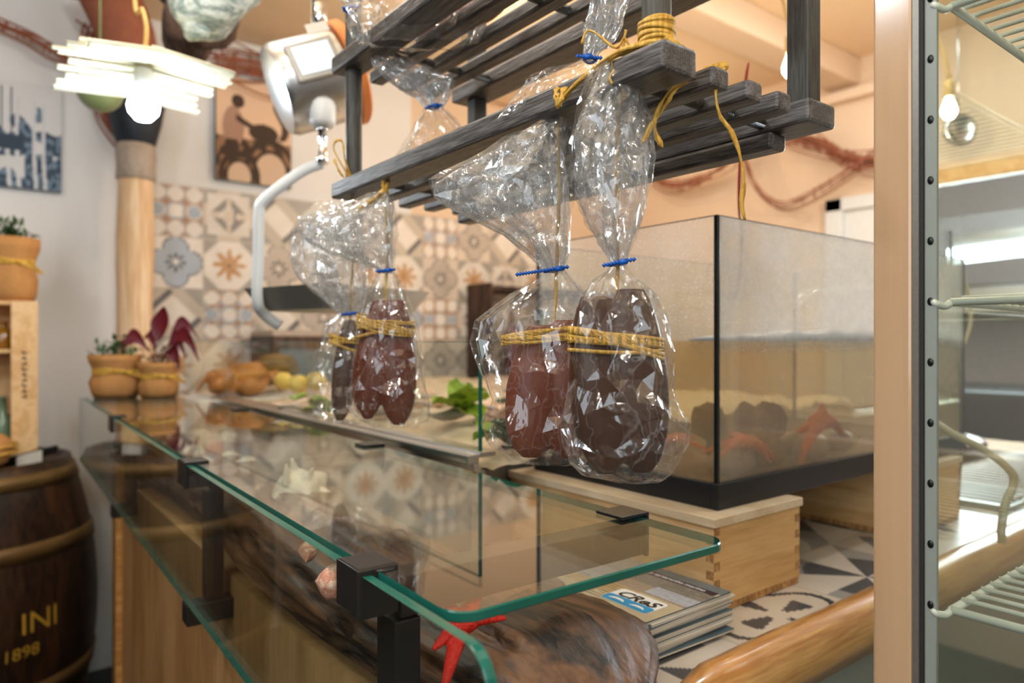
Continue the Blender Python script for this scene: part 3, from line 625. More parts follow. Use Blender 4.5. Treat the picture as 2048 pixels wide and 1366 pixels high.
# ---- wooden wine box under the tank's near corner
def wine_box(label, x0, x1, y0, y1, zt, lid=True):
    t = thing('wooden_box', label, 'box', ((x0+x1)/2, (y0+y1)/2, ZC), 'wooden boxes carrying the aquarium')
    z0 = ZC+0.001; zl = zt-0.012; nj = 9; th = 0.012
    a_, b2, fj, fj2, fj3 = MB(), MB(), MB(), MB(), MB(); hj = (zl-z0-0.01)/nj
    a_.box((x0, y0+th, z0+0.010), (x0+th, y1-th, zl)); b2.box((x0+th, y0, z0+0.010), (x1-th, y0+th, zl))
    for k in range(nj):      # finger joints at the near corners
        za, zb = z0+0.010+k*hj, z0+0.010+(k+1)*hj
        if k % 2 == 0: a_.box((x0, y0, za), (x0+th, y0+th, zb)); b2.box((x1-th, y0, za), (x1, y0+th, zb)); fj2.box((x0+0.0003, y0-0.0004, za), (x0+th, y0, zb))
        else: b2.box((x0, y0, za), (x0+th, y0+th, zb)); fj.box((x0-0.0004, y0+0.0003, za), (x0, y0+th, zb)); b2.box((x1-th, y0, za), (x1, y0+th, zb)); fj3.box((x1-th, y0-0.0004, za), (x1-0.0003, y0, zb))
    for f_ in (fj, fj2, fj3): obj('finger_joint', f_, 'endgrain', t, smooth=False)
    obj('long_side', a_, 'pine', t, smooth=False); obj('end_side', b2, 'pinex', t, smooth=False)
    c = MB(); c.box((x1-th, y0+th, z0), (x1, y1, zl)); obj('long_side', c, 'pine', t, smooth=False)
    c = MB(); c.box((x0, y1-th, z0), (x1-th, y1, zl)); obj('end_side', c, 'pinex', t, smooth=False)
    c = MB(); c.box((x0+0.001, y0+0.001, z0), (x1-0.001, y1-0.001, z0+0.010)); obj('base', c, 'endgrain', t, smooth=False)
    c = MB(); c.box((x0-0.004, y0-0.004, zl), (x1+0.003, y1+0.004, zt)); obj('lid', c, 'pinelid', t, smooth=False, bevel=0.001)
TX0, TX1, TY0, TY1 = 0.798, 1.64, 0.58, 0.962
ZT = 1.0315
wine_box('pale wooden box with finger joints under the near corner of the aquarium', 0.758, 0.962, 0.556, 0.985, ZT)
wine_box('pale wooden box under the far right end of the aquarium', 1.32, 1.56, 0.56, 0.97, ZT)

# ---- aquarium
t = thing('aquarium', 'rectangular glass aquarium with black base frame and murky water, on two wooden boxes', 'aquarium', ((TX0+TX1)/2, (TY0+TY1)/2, ZT))
g = 0.006; zb = ZT+0.012; ztop = EYE+0.171
mb = MB()
x0, x1, y0, y1 = TX0-0.004, TX1+0.004, TY0-0.004, TY1+0.004
mb.box((x0, y0, ZT+0.0005), (x1, y0+0.012, ZT+0.036)); mb.box((x0, y1-0.012, ZT+0.0005), (x1, y1, ZT+0.036)); mb.box((x0, y0+0.012, ZT+0.0005), (x0+0.012, y1-0.012, ZT+0.036)); mb.box((x1-0.012, y0+0.012, ZT+0.0005), (x1, y1-0.012, ZT+0.036)); mb.box((x0+0.012, y0+0.012, ZT+0.0005), (x1-0.012, y1-0.012, ZT+0.008))
obj('base_frame', mb, 'tankframe', t, smooth=False, bevel=0.0015)
for nm, a_, b2 in (('near_pane', (TX0+g, TY0, zb), (TX1-g, TY0+g, ztop)), ('far_pane', (TX0+g, TY1-g, zb), (TX1-g, TY1, ztop)), ('left_pane', (TX0, TY0, zb), (TX0+g, TY1, ztop)), ('right_pane', (TX1-g, TY0, zb), (TX1, TY1, ztop))):
    mb = MB(); mb.box(a_, b2); obj('glass_pane', mb, {'near_pane': 'wetglass', 'left_pane': 'tankglass'}.get(nm, 'glass'), t, smooth=False)
for (cx, cy) in ((TX0, TY0), (TX0, TY1), (TX1, TY1), (TX1, TY0)):
    mb = MB(); s = 0.0055; mb.box((cx-0.0008 if cx == TX0 else cx-s, cy-0.0008 if cy == TY0 else cy-s, ZT+0.03), (cx+s if cx == TX0 else cx+0.0008, cy+s if cy == TY0 else cy+0.0008, ztop+0.001)); obj('silicone_seam', mb, 'silicone', t, smooth=False, bevel=0.0012)
mb = MB()
for (a_, b2) in (((TX0, TY0, 0), (TX1, TY0+0.003, 0)), ((TX0, TY0, 0), (TX0+0.003, TY1, 0)), ((TX0, TY1-0.003, 0), (TX1, TY1, 0)), ((TX1-0.003, TY0, 0), (TX1, TY1, 0))):
    mb.box((a_[0], a_[1], ztop), (b2[0], b2[1], ztop+0.0008))
obj('rim', mb, 'gasket', t, smooth=False)
mb = MB(); wz = 1.2605; mb.box((TX0+g+0.0008, TY0+g+0.0008, ZT+0.03), (TX1-g-0.0008, TY1-g-0.0008, wz)); w_ = obj('water', mb, 'water', t, smooth=False); w_['kind'] = 'stuff'
# foam on the surface
mb = MB(); nx, ny = 90, 40; vs = []
for j in range(ny):
    for i in range(nx):
        x = TX0+0.008+i*(TX1-TX0-0.016)/(nx-1); y = TY0+0.0075+j*(0.045+0.12*math.exp(-((x-1.2)/0.12)**2))/(ny-1)
        h = max(0, 0.004+0.012*math.exp(-((x-1.15)/0.22)**2)+0.006*noise.noise(Vector((x*20, y*20, 0))))
        vs.append((x, y, wz+0.0005+h))
fs = [(j*nx+i, j*nx+i+1, (j+1)*nx+i+1, (j+1)*nx+i) for j in range(ny-1) for i in range(nx-1)]
o_ = len(vs); vs2 = vs+[(v[0], v[1], wz+0.0003) for v in vs]
fs2 = fs+[tuple(k+o_ for k in f[::-1]) for f in fs]+[(i, i+o_, i+1+o_, i+1) for i in range(nx-1)]+[(j*nx+o_, j*nx, (j+1)*nx, (j+1)*nx+o_) for j in range(ny-1)]
mb.add(vs2, fs2); w_ = obj('foam', mb, 'foam', t); w_['kind'] = 'stuff'
# pump and jet
mb = MB(); mb.box((1.50, 0.72, 1.30), (1.58, 0.80, 1.38)); mb.tube([(1.50, 0.76, 1.355), (1.44, 0.76, 1.36)], 0.012, 12)
single('tank_filter', mb, 'whiteplastic', 'white filter head inside the right end of the aquarium above the water', 'filter', smooth=False, bevel=0.008)
mb = MB(); mb.tube(interp([(1.44, 0.76, 1.36), (1.36, 0.75, 1.365), (1.28, 0.74, 1.34), (1.22, 0.73, 1.30), (1.19, 0.725, 1.262)], 20), [0.005+0.0004*i for i in range(20)], 8)
single('water_jet', mb, 'filmclear', 'thin arc of water spraying from the filter into the aquarium', 'water', kind='stuff')
# things in the tank
def star(c, arms, R_, mat, name, label, cat, lift=0.5, res=0.0022, group=None, rad=0.012, **kw):
    b = MB(); c = Vector(c)
    for d in arms:
        d = Vector(d); mid = c+d*0.5+Vector((0, 0, lift*d.length*0.2))
        k = 10; pts = interp([c, mid, c+d], k); b.tube(pts, [rad*(1-0.78*(i/(k-1))**1.1) for i in range(k)], 9, flat=0.75)
    b.ball(c, (rad*1.5, rad*1.5, rad*0.9), 14, 8)
    return single(name, b, mat, label, cat, group, remesh=res, **kw)
zf = ZT+0.036
star((0.822, 0.70, zf+0.04), [(-0.015, 0.09, -0.02), (0.0, -0.085, 0.0), (0.06, 0.03, -0.02), (0.02, -0.05, 0.012), (-0.012, 0.05, 0.01)], 0, 'coral', 'sea_star', 'orange sea star behind the left pane of the aquarium', 'sea star', group='orange sea stars in the aquarium', rad=0.011)
star((0.905, 0.604, zf+0.045), [(-0.075, 0.0, -0.018), (0.08, 0.008, -0.035), (0.02, 0.06, 0.0), (-0.04, 0.05, -0.02), (0.045, -0.01, -0.035)], 0, 'coral', 'sea_star', 'orange sea star arched at the near corner of the aquarium', 'sea star', group='orange sea stars in the aquarium', rad=0.011)
star((1.13, 0.612, zf+0.06), [(-0.09, -0.01, -0.065), (0.075, 0.0, -0.035), (0.0, 0.0, 0.03), (0.04, 0.05, -0.03), (-0.03, 0.05, -0.05)], 0, 'coral', 'sea_star', 'orange sea star draped over a stone in the right half of the aquarium', 'sea star', group='orange sea stars in the aquarium', rad=0.016)
mb = MB()
for k in range(26): mb.ball((random.gauss(1.01, 0.045), random.uniform(0.625, 0.70), zf+random.uniform(0.005, 0.075)), random.uniform(0.012, 0.03), 12, 8, bumpy=0.35, fq=70)
single('reef_rock', mb, 'rock', 'brown knobbly reef rock on the aquarium floor between the sea stars', 'rock', remesh=0.003)
for k, (x, y, r) in enumerate(((0.90, 0.63, 0.032), (1.12, 0.635, 0.036), (1.25, 0.65, 0.03))):
    mb = MB(); mb.ball((x, y, zf+r*0.4), (r*1.3, r, r*0.7), 18, 12, bumpy=0.2)
    single('stone', mb, 'shellgrey', ['pale stone under the near orange sea star in the aquarium', 'grey stone under the right orange sea star in the aquarium', 'grey stone in the right end of the aquarium'][k], 'stone', 'stones in the aquarium')
mb = MB(); mb.box((TX0+g+0.001, TY0+g+0.001, ZT+0.0085), (TX1-g-0.001, TY1-g-0.001, ZT+0.034)); single('tank_gravel', mb, 'rock', 'brown gravel bed on the aquarium floor', 'gravel', kind='stuff', smooth=False)
# air hose
mb = MB(); mb.tube(interp([(1.62, 0.62, 1.36), (1.66, 0.60, 1.42), (1.675, 0.58, 1.30), (1.60, 0.60, 1.18)], 20), 0.004, 8)
single('air_hose', mb, 'hose', 'thin yellowed air hose looping at the right end of the aquarium', 'hose')
hp = [P(1862, 838, 1.15), P(1900, 865, 1.14), P(1960, 895, 1.12), P(2015, 935, 1.10), P(2028, 965, 1.10), P(2010, 1010, 1.09), P(2003, 1060, 1.09), P(2004, 1085, 1.09)]
mb = MB(); mb.tube(interp(hp, 40), 0.0062, 10); single('air_hose', mb, 'hose', 'thick curved yellowed hose bending down to the counter seen through the fridge glass', 'hose')
mb = MB(); mb.tube(interp([(1.675, 0.62, 1.50), (1.672, 0.61, 1.30), (1.68, 0.60, 1.1), (1.66, 0.60, ZC+0.005)], 20), 0.0035, 8)
single('power_cable', mb, 'gasket', 'black cable hanging down behind the right end of the aquarium', 'cable')
# steel tray beyond the tank; its grid stands in for the reflected fridge shelf
t = thing('steel_tray', 'steel tray on the counter with a grid standing for the reflected fridge shelf', 'tray', (1.98, 0.72, ZC))
mb = MB(); mb.box((1.70, 0.52, ZC+0.001), (2.55, 1.0, ZC+0.012)); obj('pan', mb, 'dullsteel', t, smooth=False, bevel=0.003)
mb = MB()
for k in range(22): mb.tube([(1.71+k*0.038, 0.53, ZC+0.018), (1.71+k*0.038, 0.99, ZC+0.018)], 0.003, 6)
mb.tube([(1.70, 0.53, ZC+0.018), (2.55, 0.53, ZC+0.018)], 0.004, 6); mb.tube([(1.70, 0.99, ZC+0.018), (2.55, 0.99, ZC+0.018)], 0.004, 6)
obj('reflection_grid', mb, 'steel', t)
mb = MB(); mb.ball((2.25, 0.85, ZC+0.055), (0.16, 0.09, 0.03), 20, 10, bumpy=0.2, fq=12); single('fish_fillet', mb, 'roe_red', 'brown fillet lying on the steel tray beyond the fridge glass', 'fish')
t = thing('steel_scale', 'shiny steel counter appliance behind the tray, seen through the fridge glass', 'appliance', (2.5, 1.15, ZC))
mb = MB(); mb.box((2.1, 1.03, ZC+0.001), (2.9, 1.30, ZC+0.14)); obj('body', mb, 'steel', t, smooth=False, bevel=0.01)
mb = MB(); mb.box((2.12, 1.05, ZC+0.14), (2.88, 1.28, ZC+0.16)); obj('lid', mb, 'chrome', t, smooth=False, bevel=0.006)

# ---- kitchen behind the opening
mb = MB(); mb.box((6.0, -1.6, 0), (6.1, WY, CZ)); struct('wall_kitchen', mb, 'lilac', smooth=False)
mb = MB(); mb.box((3.3, WY-0.02, 0), (6.1, WY+0.08, CZ)); struct('wall_kitchen_side', mb, 'white', smooth=False)
t = thing('kitchen_tube_lamp', 'long bright white tube lamp over the kitchen behind the right wall', 'lamp', (4.3, 1.0, 1.72))
q0, q1 = P(1900, 512, 4.4), P(2120, 484, 4.0)
mb = MB(); mb.tube([q0, q1], 0.055, 14); obj('tube', mb, 'tube', t)
mb = MB(); mb.tube([q0+UP*0.07, q1+UP*0.07], 0.05, 8); obj('housing', mb, 'white', t)
mb = MB(); mb.box((3.7, -0.4, 0), (4.5, 1.9, 1.03)); single('kitchen_range', mb, 'kitchendark', 'dark steel range in the kitchen beyond the opening', 'oven', smooth=False, bevel=0.02)
mb = MB(); mb.box((3.9, 0.3, 1.032), (4.4, 0.8, 1.20)); single('steel_pot_box', mb, 'steel', 'steel container on the dark kitchen range', 'container', smooth=False, bevel=0.03)
mb = MB(); mb.box((5.2, 0.9, 1.45), (5.9, 2.4, 1.62)); mb.box((5.2, 0.9, 1.62), (5.9, 2.4, 1.64)); single('kitchen_hood', mb, 'steel', 'steel hood hanging in the kitchen behind the tube lamp', 'hood', smooth=False, bevel=0.02)
# ================================================================== GLASS SHELF ON STEEL BRACKETS
GZ = EYE-0.18; GT = 0.008
SX0, SX1, SY0, SY1 = 0.250, 0.545, 0.385, 2.66
t = thing('glass_shelf', 'clear glass sneeze guard with green edges on dark steel brackets over the counter edge', 'shelf', (0.2425, 0.49, ZC)); t.rotation_euler.z = -math.radians(0.97)
def slab(poly, z0, z1, name, parent, nrm='z', mats=('glass', 'edge'), bev=0.0012):
    b = MB(); n = len(poly); k = bev
    if nrm == 'z':
        cx = sum(p[0] for p in poly)/n; cy = sum(p[1] for p in poly)/n
        def ins(p, d): v = Vector((p[0]-cx, p[1]-cy)); l = v.length; return (cx+v.x*(1-d/l), cy+v.y*(1-d/l))
        rings = [[(*ins(p, k), z0) for p in poly], [(*p, z0+k) for p in poly], [(*p, z1-k) for p in poly], [(*ins(p, k), z1) for p in poly]]
    else:      # poly in (y, z), thickness along x
        cy = sum(p[0] for p in poly)/n; cz = sum(p[1] for p in poly)/n
        def ins(p, d): v = Vector((p[0]-cy, p[1]-cz)); l = v.length; return (cy+v.x*(1-d/l), cz+v.y*(1-d/l))
        rings = [[(z0, *ins(p, k)) for p in poly], [(z0+k, *p) for p in poly], [(z1-k, *p) for p in poly], [(z1, *ins(p, k)) for p in poly]]
    vs = [q for r in rings for q in r]
    b.add(vs, [tuple(range(n))[::-1], tuple(3*n+j for j in range(n))], 0)
    b.add(vs, [(i*n+j, i*n+(j+1) % n, (i+1)*n+(j+1) % n, (i+1)*n+j) for i in range(3) for j in range(n)], 1)
    return obj(name, b, list(mats), parent, smooth=False)
def rounded(x0, y0, x1, y1, r, corners=(1, 1, 1, 1), seg=7):
    out = []
    for (cx, cy, a0, on) in ((x0+r, y0+r, PI, corners[0]), (x1-r, y0+r, 1.5*PI, corners[1]), (x1-r, y1-r, 0, corners[2]), (x0+r, y1-r, 0.5*PI, corners[3])):
        if on: out += [(cx+r*math.cos(a0+k*PI/2/seg), cy+r*math.sin(a0+k*PI/2/seg)) for k in range(seg+1)]
        else: out.append((cx+r*math.cos(a0+PI/4)*1.414, cy+r*math.sin(a0+PI/4)*1.414))
    return out
slab(rounded(SX0+0.002, SY0, SX1, SY1, 0.022), GZ-GT, GZ, 'glass_top', t)
FX0, FX1 = 0.2385, 0.2465
slab(rounded(0.328, GZ-0.205, SY1, GZ-0.002, 0.025), FX0, FX1, 'glass_front', t, nrm='x')
CY = (0.500, 1.105, 1.89)
for cy in CY:      # clamp, post, arm, foot
    h = 0.0205
    mb = MB(); mb.box((FX0-0.004, cy-h+0.022, GZ-0.033), (FX0-0.0005, cy+h+0.02, GZ+0.003)); mb.box((FX0-0.004, cy-h+0.022, GZ+0.0005), (SX0+0.020, cy+h+0.02, GZ+0.003)); mb.box((FX0-0.004, cy-h+0.019, GZ-0.036), (SX0+0.020, cy-h+0.022, GZ+0.003))
    mb.box((SX0-0.001, cy-h+0.022, GZ-0.036), (SX0+0.020, cy+h+0.02, GZ-GT-0.0005))
    cl = obj('clamp', mb, 'blackmetal', t, smooth=False, bevel=0.0012)
    mb = MB(); mb.box((0.268, cy+0.002, ZC-0.033), (0.292, cy+0.035, GZ-0.0455)); obj('post', mb, 'blackmetal', t, smooth=False, bevel=0.0015)
    mb = MB(); mb.box((SX0+0.022, cy-0.002, GZ-GT-0.034), (SX1+0.006, cy+0.028, GZ-GT-0.001)); obj('arm', mb, 'blackmetal', t, smooth=False, bevel=0.0015)
    mb = MB(); mb.box((FX0+0.0, cy-0.004, ZC-0.064), (0.3145, cy+0.030, ZC-0.034)); obj('foot', mb, 'blackmetal', t, smooth=False, bevel=0.0015)
    mb = MB(); mb.box((SX1-0.030, cy-0.008, GZ+0.0005), (SX1+0.010, cy+0.030, GZ+0.004)); mb.box((SX1+0.006, cy-0.008, GZ-GT-0.034), (SX1+0.010, cy+0.030, GZ+0.002)); obj('rear_clip', mb, 'blackplastic', t, smooth=False, bevel=0.001)
mb = MB(); c = PZ(765, 1136, GZ); mb.lathe([(0.001, 0.0012), (0.007, 0.0012), (0.0095, 0.0004), (0.0095, 0)], (c.x, c.y, GZ+0.0002), 24); single('bumper_pad', mb, 'filmclear', 'small clear round pad stuck on the glass shelf by the near clamp', 'pad')

# ================================================================== HANGING WOODEN RACK
RY0, RY1 = 0.360, 1.00
t = thing('hanging_rack', 'dark stained two tier slatted wooden rack hanging over the counter', 'rack', (0.56, 0.68, EYE+0.215))
BX = ((0.427, 0.469, 1), (0.490, 0.513, 0), (0.540, 0.563, 0), (0.587, 0.609, 0), (0.641, 0.692, 1))
for tier, zt in enumerate((EYE+0.214, EYE+0.402)):
    for (a_, b2, big) in BX:
        mb = MB(); yy0 = RY0; hz = 0.024 if big else 0.018
        n_ = 24; vs = []
        for i in range(n_):
            y = yy0+(RY1-yy0)*i/(n_-1); k = 0.0008*noise.noise(Vector((a_*40, y*9, zt)))
            vs += [(a_+k, y, zt), (b2+k, y, zt), (b2+k, y, zt+hz+k), (a_+k, y, zt+hz+k)]
        mb.add(vs, [(i*4+j, i*4+(j+1) % 4, i*4+4+(j+1) % 4, i*4+4+j) for i in range(n_-1) for j in range(4)]+[(3, 2, 1, 0), tuple((n_-1)*4+j for j in range(4))])
        obj('edge_board' if big else 'slat', mb, 'rack', t, smooth=False, bevel=0.0035)
    for yy in (0.412, 0.646, 0.892):
        mb = MB(); mb.tube([(0.440, yy, zt+0.009), (0.680, yy, zt+0.009)], 0.0058, 12); obj('cross_rod', mb, 'rackpost', t)
mb = MB(); mb.box((0.640, RY0+0.04, EYE+0.196), (0.668, RY1-0.02, EYE+0.2135)); obj('lower_rail', mb, 'rack', t, smooth=False, bevel=0.004)
for (px_, py_, kind) in ((0.449, 0.386, 0), (0.667, 0.381, 1), (0.449, 0.967, 0), (0.667, 0.960, 1)):
    for (za, zb_) in ((EYE+0.238, EYE+0.402), (EYE+0.426, 2.10)):
        mb = MB()
        if kind: mb.box((px_-0.012, py_-0.012, za), (px_+0.012, py_+0.012, zb_)); obj('post', mb, 'rackpost', t, smooth=False, bevel=0.002)
        else: mb.tube([(px_, py_, za), (px_, py_, (za+zb_)/2), (px_, py_, zb_)], 0.0122, 20); obj('post', mb, 'rackpost', t, smooth=True, sharp=0.8)
for (px_, py_) in ((0.449, 0.386), (0.667, 0.381), (0.449, 0.967), (0.667, 0.960)):
    mb = MB(); mb.tube([(px_, py_, 2.10), (px_, py_, CZ)], 0.003, 8); obj('hanging_wire', mb, 'steel', t)

# ---- raffia on the rack
def strands(paths, wd=0.0035, jit=0.0015, n=22, per=3):
    b = MB()
    for p in paths:
        for k in range(per):
            off = Vector((random.gauss(0, jit), random.gauss(0, jit), random.gauss(0, jit)))
            pts = interp(p, n); pts = [q+off*(0.5+0.5*math.sin(i*0.5+k)) for i, q in enumerate(pts)]
            b.ribbon(pts, [wd*random.uniform(0.6, 1.2)*(0.8+0.3*math.sin(i*0.7+k)) for i in range(n)])
    return b
b = MB()
for k in range(17):      # winding round the post
    z = EYE+0.2415+k*0.00135; r = 0.0138+random.random()*0.0014; ph = random.random()*6
    pts = [(0.449+r*math.cos(ph+a*2*PI/20), 0.386+r*math.sin(ph+a*2*PI/20), z+0.0022*math.sin(a*2*PI/20+k)) for a in range(21)]
    b.ribbon(pts, 0.0030, side=UP)
DB = 0.60
xf = 0.4255
b2 = strands([[P(1320, 78, 0.572), P(1295, 88, 0.570), P(1240, 108, 0.585), P(1190, 138, 0.598), P(1150, 172, 0.612), P(1128, 196, 0.622), P(1115, 203, 0.630)]], 0.0036, 0.0016, per=7)
b.add(b2.v, b2.f)
b2 = strands([[P(1113, 180, 0.632), P(1112, 195, 0.622), P(1117, 214, 0.622)], [P(1128, 176, 0.632), P(1124, 195, 0.620), P(1117, 214, 0.622)], [P(1330, 70, 0.566), P(1350, 86, 0.562), P(1366, 94, 0.575)]], 0.004, 0.0012, per=4)
b.add(b2.v, b2.f)
single('raffia_wrapping', b, 'raffia', 'yellow raffia wound round the near rack post and stretched along its front board', 'raffia')
b = strands([[P(1400, 155, 0.60), P(1425, 140, 0.60), P(1450, 130, 0.60), P(1447, 142, 0.598), P(1432, 180, 0.595), P(1440, 230, 0.593), P(1462, 262, 0.592), P(1480, 310, 0.592), P(1488, 360, 0.592), P(1484, 410, 0.592), P(1490, 440, 0.592)],
             [P(1455, 128, 0.60), P(1420, 133, 0.60), P(1385, 155, 0.60), P(1350, 180, 0.60), P(1325, 220, 0.598), P(1300, 255, 0.595), P(1285, 285, 0.592)],
             [P(1455, 132, 0.60), P(1400, 150, 0.60), P(1345, 175, 0.598), P(1312, 230, 0.597), P(1312, 270, 0.596), P(1325, 295, 0.594)],
             [P(1395, 150, 0.60), P(1405, 168, 0.602), P(1425, 184, 0.603)]], 0.0036, 0.0008, n=34, per=2)
single('raffia_tangle', b, 'raffia', 'loose yellow raffia ends looping off the slats at the near end of the rack', 'raffia')
mb = MB(); mb.tube(interp([P(1497, 125, 1.05), P(1490, 175, 1.05), P(1480, 320, 1.05), P(1478, 420, 1.05), P(1484, 470, 1.05), P(1478, 560, 1.05), P(1468, 600, 1.05)], 24), [0.0012+0.0012*abs(math.sin(i*0.5)) for i in range(24)], 6)
single('red_string', mb, 'redcord', 'thin red string hanging down into the aquarium behind the rack', 'string')

# ================================================================== CURED ROE AND CELLOPHANE BAGS
def film_rows(rows, D, n=60, m=96, crumple=0.0055, folds=9, tie_y=None, seed=0, depth_scale=1.0):
    """rows: (picture height, left, right, thickness in metres) at distance D; lofted into a closed crumpled tube of film."""
    rows = sorted(rows); ys = [r[0] for r in rows]
    yy = np.linspace(ys[0], ys[-1], m)
    Lf = np.interp(yy, ys, [r[1] for r in rows]); Rt = np.interp(yy, ys, [r[2] for r in rows]); Th = np.interp(yy, ys, [r[3] for r in rows])*depth_scale
    vs = []
    for i in range(m):
        c = P((Lf[i]+Rt[i])/2, yy[i], D); hw = (Rt[i]-Lf[i])/2/F*D
        q = 0.0
        if tie_y is not None: q = math.exp(-abs(yy[i]-tie_y)/85.0)
        free = 1.0 if tie_y is None else min(1.0, abs(yy[i]-tie_y)/35.0)
        for j in range(n):
            a = 2*PI*j/n; ca, sa = math.cos(a), math.sin(a)
            u = abs(ca)**0.8*(1 if ca > 0 else -1)
            fold = 1+(0.20*q+0.03)*(1-2*abs(math.sin(folds*0.5*a+1.3*math.sin(i*0.05+seed))))+0.10*q*math.cos((folds*2+3)*a+seed)
            p = c+RT*(u*hw*min(1.05, fold))+FW*(sa*Th[i]*fold)
            s = Vector((p.x, p.y, p.z))+Vector((seed*1.7, 0, 0))
            cr = 1-2*abs(noise.noise(s*26)+0.5*noise.noise(s*55+Vector((9, 0, 0)))); d2 = abs(noise.noise(Vector((s.x*120, s.y*120, s.z*60))))
            am = crumple*free
            dv = noise.noise_vector(s*22)
            p += (FW*sa+RT*ca*0.5)*(am*cr*0.9+am*0.8*d2) + FW*dv.x*am*1.2 + RT*dv.y*am*0.7*(1 if abs(ca) > 0.5 else 0.4) + UP*dv.z*am*0.5
            vs.append(p)
    fs = [(i*n+j, i*n+(j+1) % n, (i+1)*n+(j+1) % n, (i+1)*n+j) for i in range(m-1) for j in range(n)]
    b = MB(); b.add(vs, fs)
    if tie_y is not None and n == 60:      # the gathered inner pleats seen through the outer layer, above the tie
        up_ = [r for r in rows if r[0] <= tie_y]
        if len(up_) > 3:
            for kk, (f0_, f1_) in enumerate(((0.05, 0.55), (0.35, 0.95))):
                rr_ = [(r[0]+6, r[1]+(r[2]-r[1])*f0_, r[1]+(r[2]-r[1])*f1_, r[3]*0.5) for r in up_]
                b2 = film_rows(rr_, D, 44, 60, crumple*1.1, folds+3, tie_y, seed+5+kk); b.add(b2.v, b2.f, 1)
    return b
def crinkle(o, ratio=0.15):
    d = o.modifiers.new('creases', 'DECIMATE'); d.ratio = ratio
    for p in o.data.polygons: p.use_smooth = False
    return o
def tie_mesh(pxc, py, D, wpx, tail, dirn=-1, slope=0.12, depth=0.006):
    b = MB(); c = P(pxc, py, D); hw = wpx*0.42/F*D
    pts = [c+RT*(hw*math.cos(a))+FW*(depth*math.sin(a))+UP*(0.0006*math.sin(a*3)-slope*dirn*hw*math.cos(a)) for a in np.linspace(0, 2*PI, 24)]
    b.tube(pts, 0.0016, 8)
    for i in range(int(tail)+6):
        s_ = (i-5)*0.0028
        p = c-FW*(depth*(1.0 if i > 4 else 0.9)+0.001)+RT*dirn*(s_+hw*0.2)-UP*abs(s_)*slope*(1 if i > 5 else -1)
        b.obox(p, (RT+UP*0.9).normalized()*0.0015, FW*0.0009, (UP-RT*0.9).normalized()*0.0015)
    b.obox(c-FW*(depth+0.0015)-RT*dirn*hw*0.45+UP*slope*hw*0.4, RT*0.0035+UP*0.0005, FW*0.0018, UP*0.0024)
    return b
def lobe(b, top, bot, rpx, D, flat=0.5, off=0.0):
    a_, c_ = P(*top, D)+FW*off, P(*bot, D)+FW*off; k = 16; r = rpx/F*D
    if abs(top[1]-bot[1]) < 10:
        return b.ball((a_+c_)/2, ((c_-a_).length/2, r*0.6, r), 20, 14, R=Matrix((RT, FW, UP)).transposed())
    prof = [0.44, 0.62, 0.72, 0.80, 0.87, 0.93, 0.97, 1.0, 1.0, 0.99, 0.97, 0.93, 0.86, 0.75, 0.58, 0.28]
    vs = [a_.lerp(c_, i/(k-1))+(RT*math.cos(j*PI/12)+FW*math.sin(j*PI/12)*flat)*r*prof[i] for i in range(k) for j in range(24)]
    b.add(vs, [(i*24+j, i*24+(j+1) % 24, (i+1)*24+(j+1) % 24, (i+1)*24+j) for i in range(k-1) for j in range(24)]+[tuple(range(24))[::-1], tuple((k-1)*24+j for j in range(24))])
def wrap(cx, cy, hwpx, D, depth, n=9, hpx=34, tilt=8, seed=0):
    b = MB(); random.seed(100+seed)
    for k in range(n):
        oy = random.uniform(-hpx/2, hpx/2); ti = random.gauss(tilt, 8); pts = []
        for a in np.linspace(0, 2*PI, 34):
            sag = 6*math.cos(a*2+k)
            pts.append(P(cx+hwpx*math.cos(a), cy+oy+ti*math.cos(a)+sag*0.5, D)+FW*(depth*math.sin(a)))
        b.ribbon(pts, random.uniform(0.0022, 0.0045), side=UP)
    return b
def bagged_roe(tag_roe, tag_bag, D, lobes, mat, band, cord, rows, tie, flare=None, flat=0.5, filmk={}, res=0.0016, seed=0, matf='film'):
    top = P(cord[0][0], cord[0][1], D)
    t = thing('cured_roe', tag_roe, 'cured fish roe', P(lobes[0][1][0], lobes[0][1][1], D), 'cured fish roe pieces in cellophane')
    b = MB()
    for l in lobes: lobe(b, l[0], l[1], l[2], D, flat, l[3] if len(l) > 3 else 0)
    obj('roe_lobes', b, mat, t, remesh=res)
    if band: obj('raffia_band', wrap(*band, seed=seed), 'raffia', t)
    if cord:
        b = strands([[P(x, y, D)+FW*0.0 for (x, y) in cord]], 0.0030, 0.0010, n=30, per=3); obj('raffia_cord', b, 'raffia', t)
    t2 = thing('cellophane_bag', tag_bag, 'bag', P(tie[0], tie[1], D), 'cellophane bags on the rack')
    crinkle(obj('film', film_rows(rows, D, tie_y=tie[1], seed=seed, **filmk), [matf, 'filmpleat'], t2))
    obj('tie_strip', tie_mesh(tie[0], tie[1], D, tie[2], tie[3], tie[4], tie[5]), 'tie', t2)
    return t, t2
D4, D3, D2, D1 = 0.60, 0.675, 0.93, 1.04
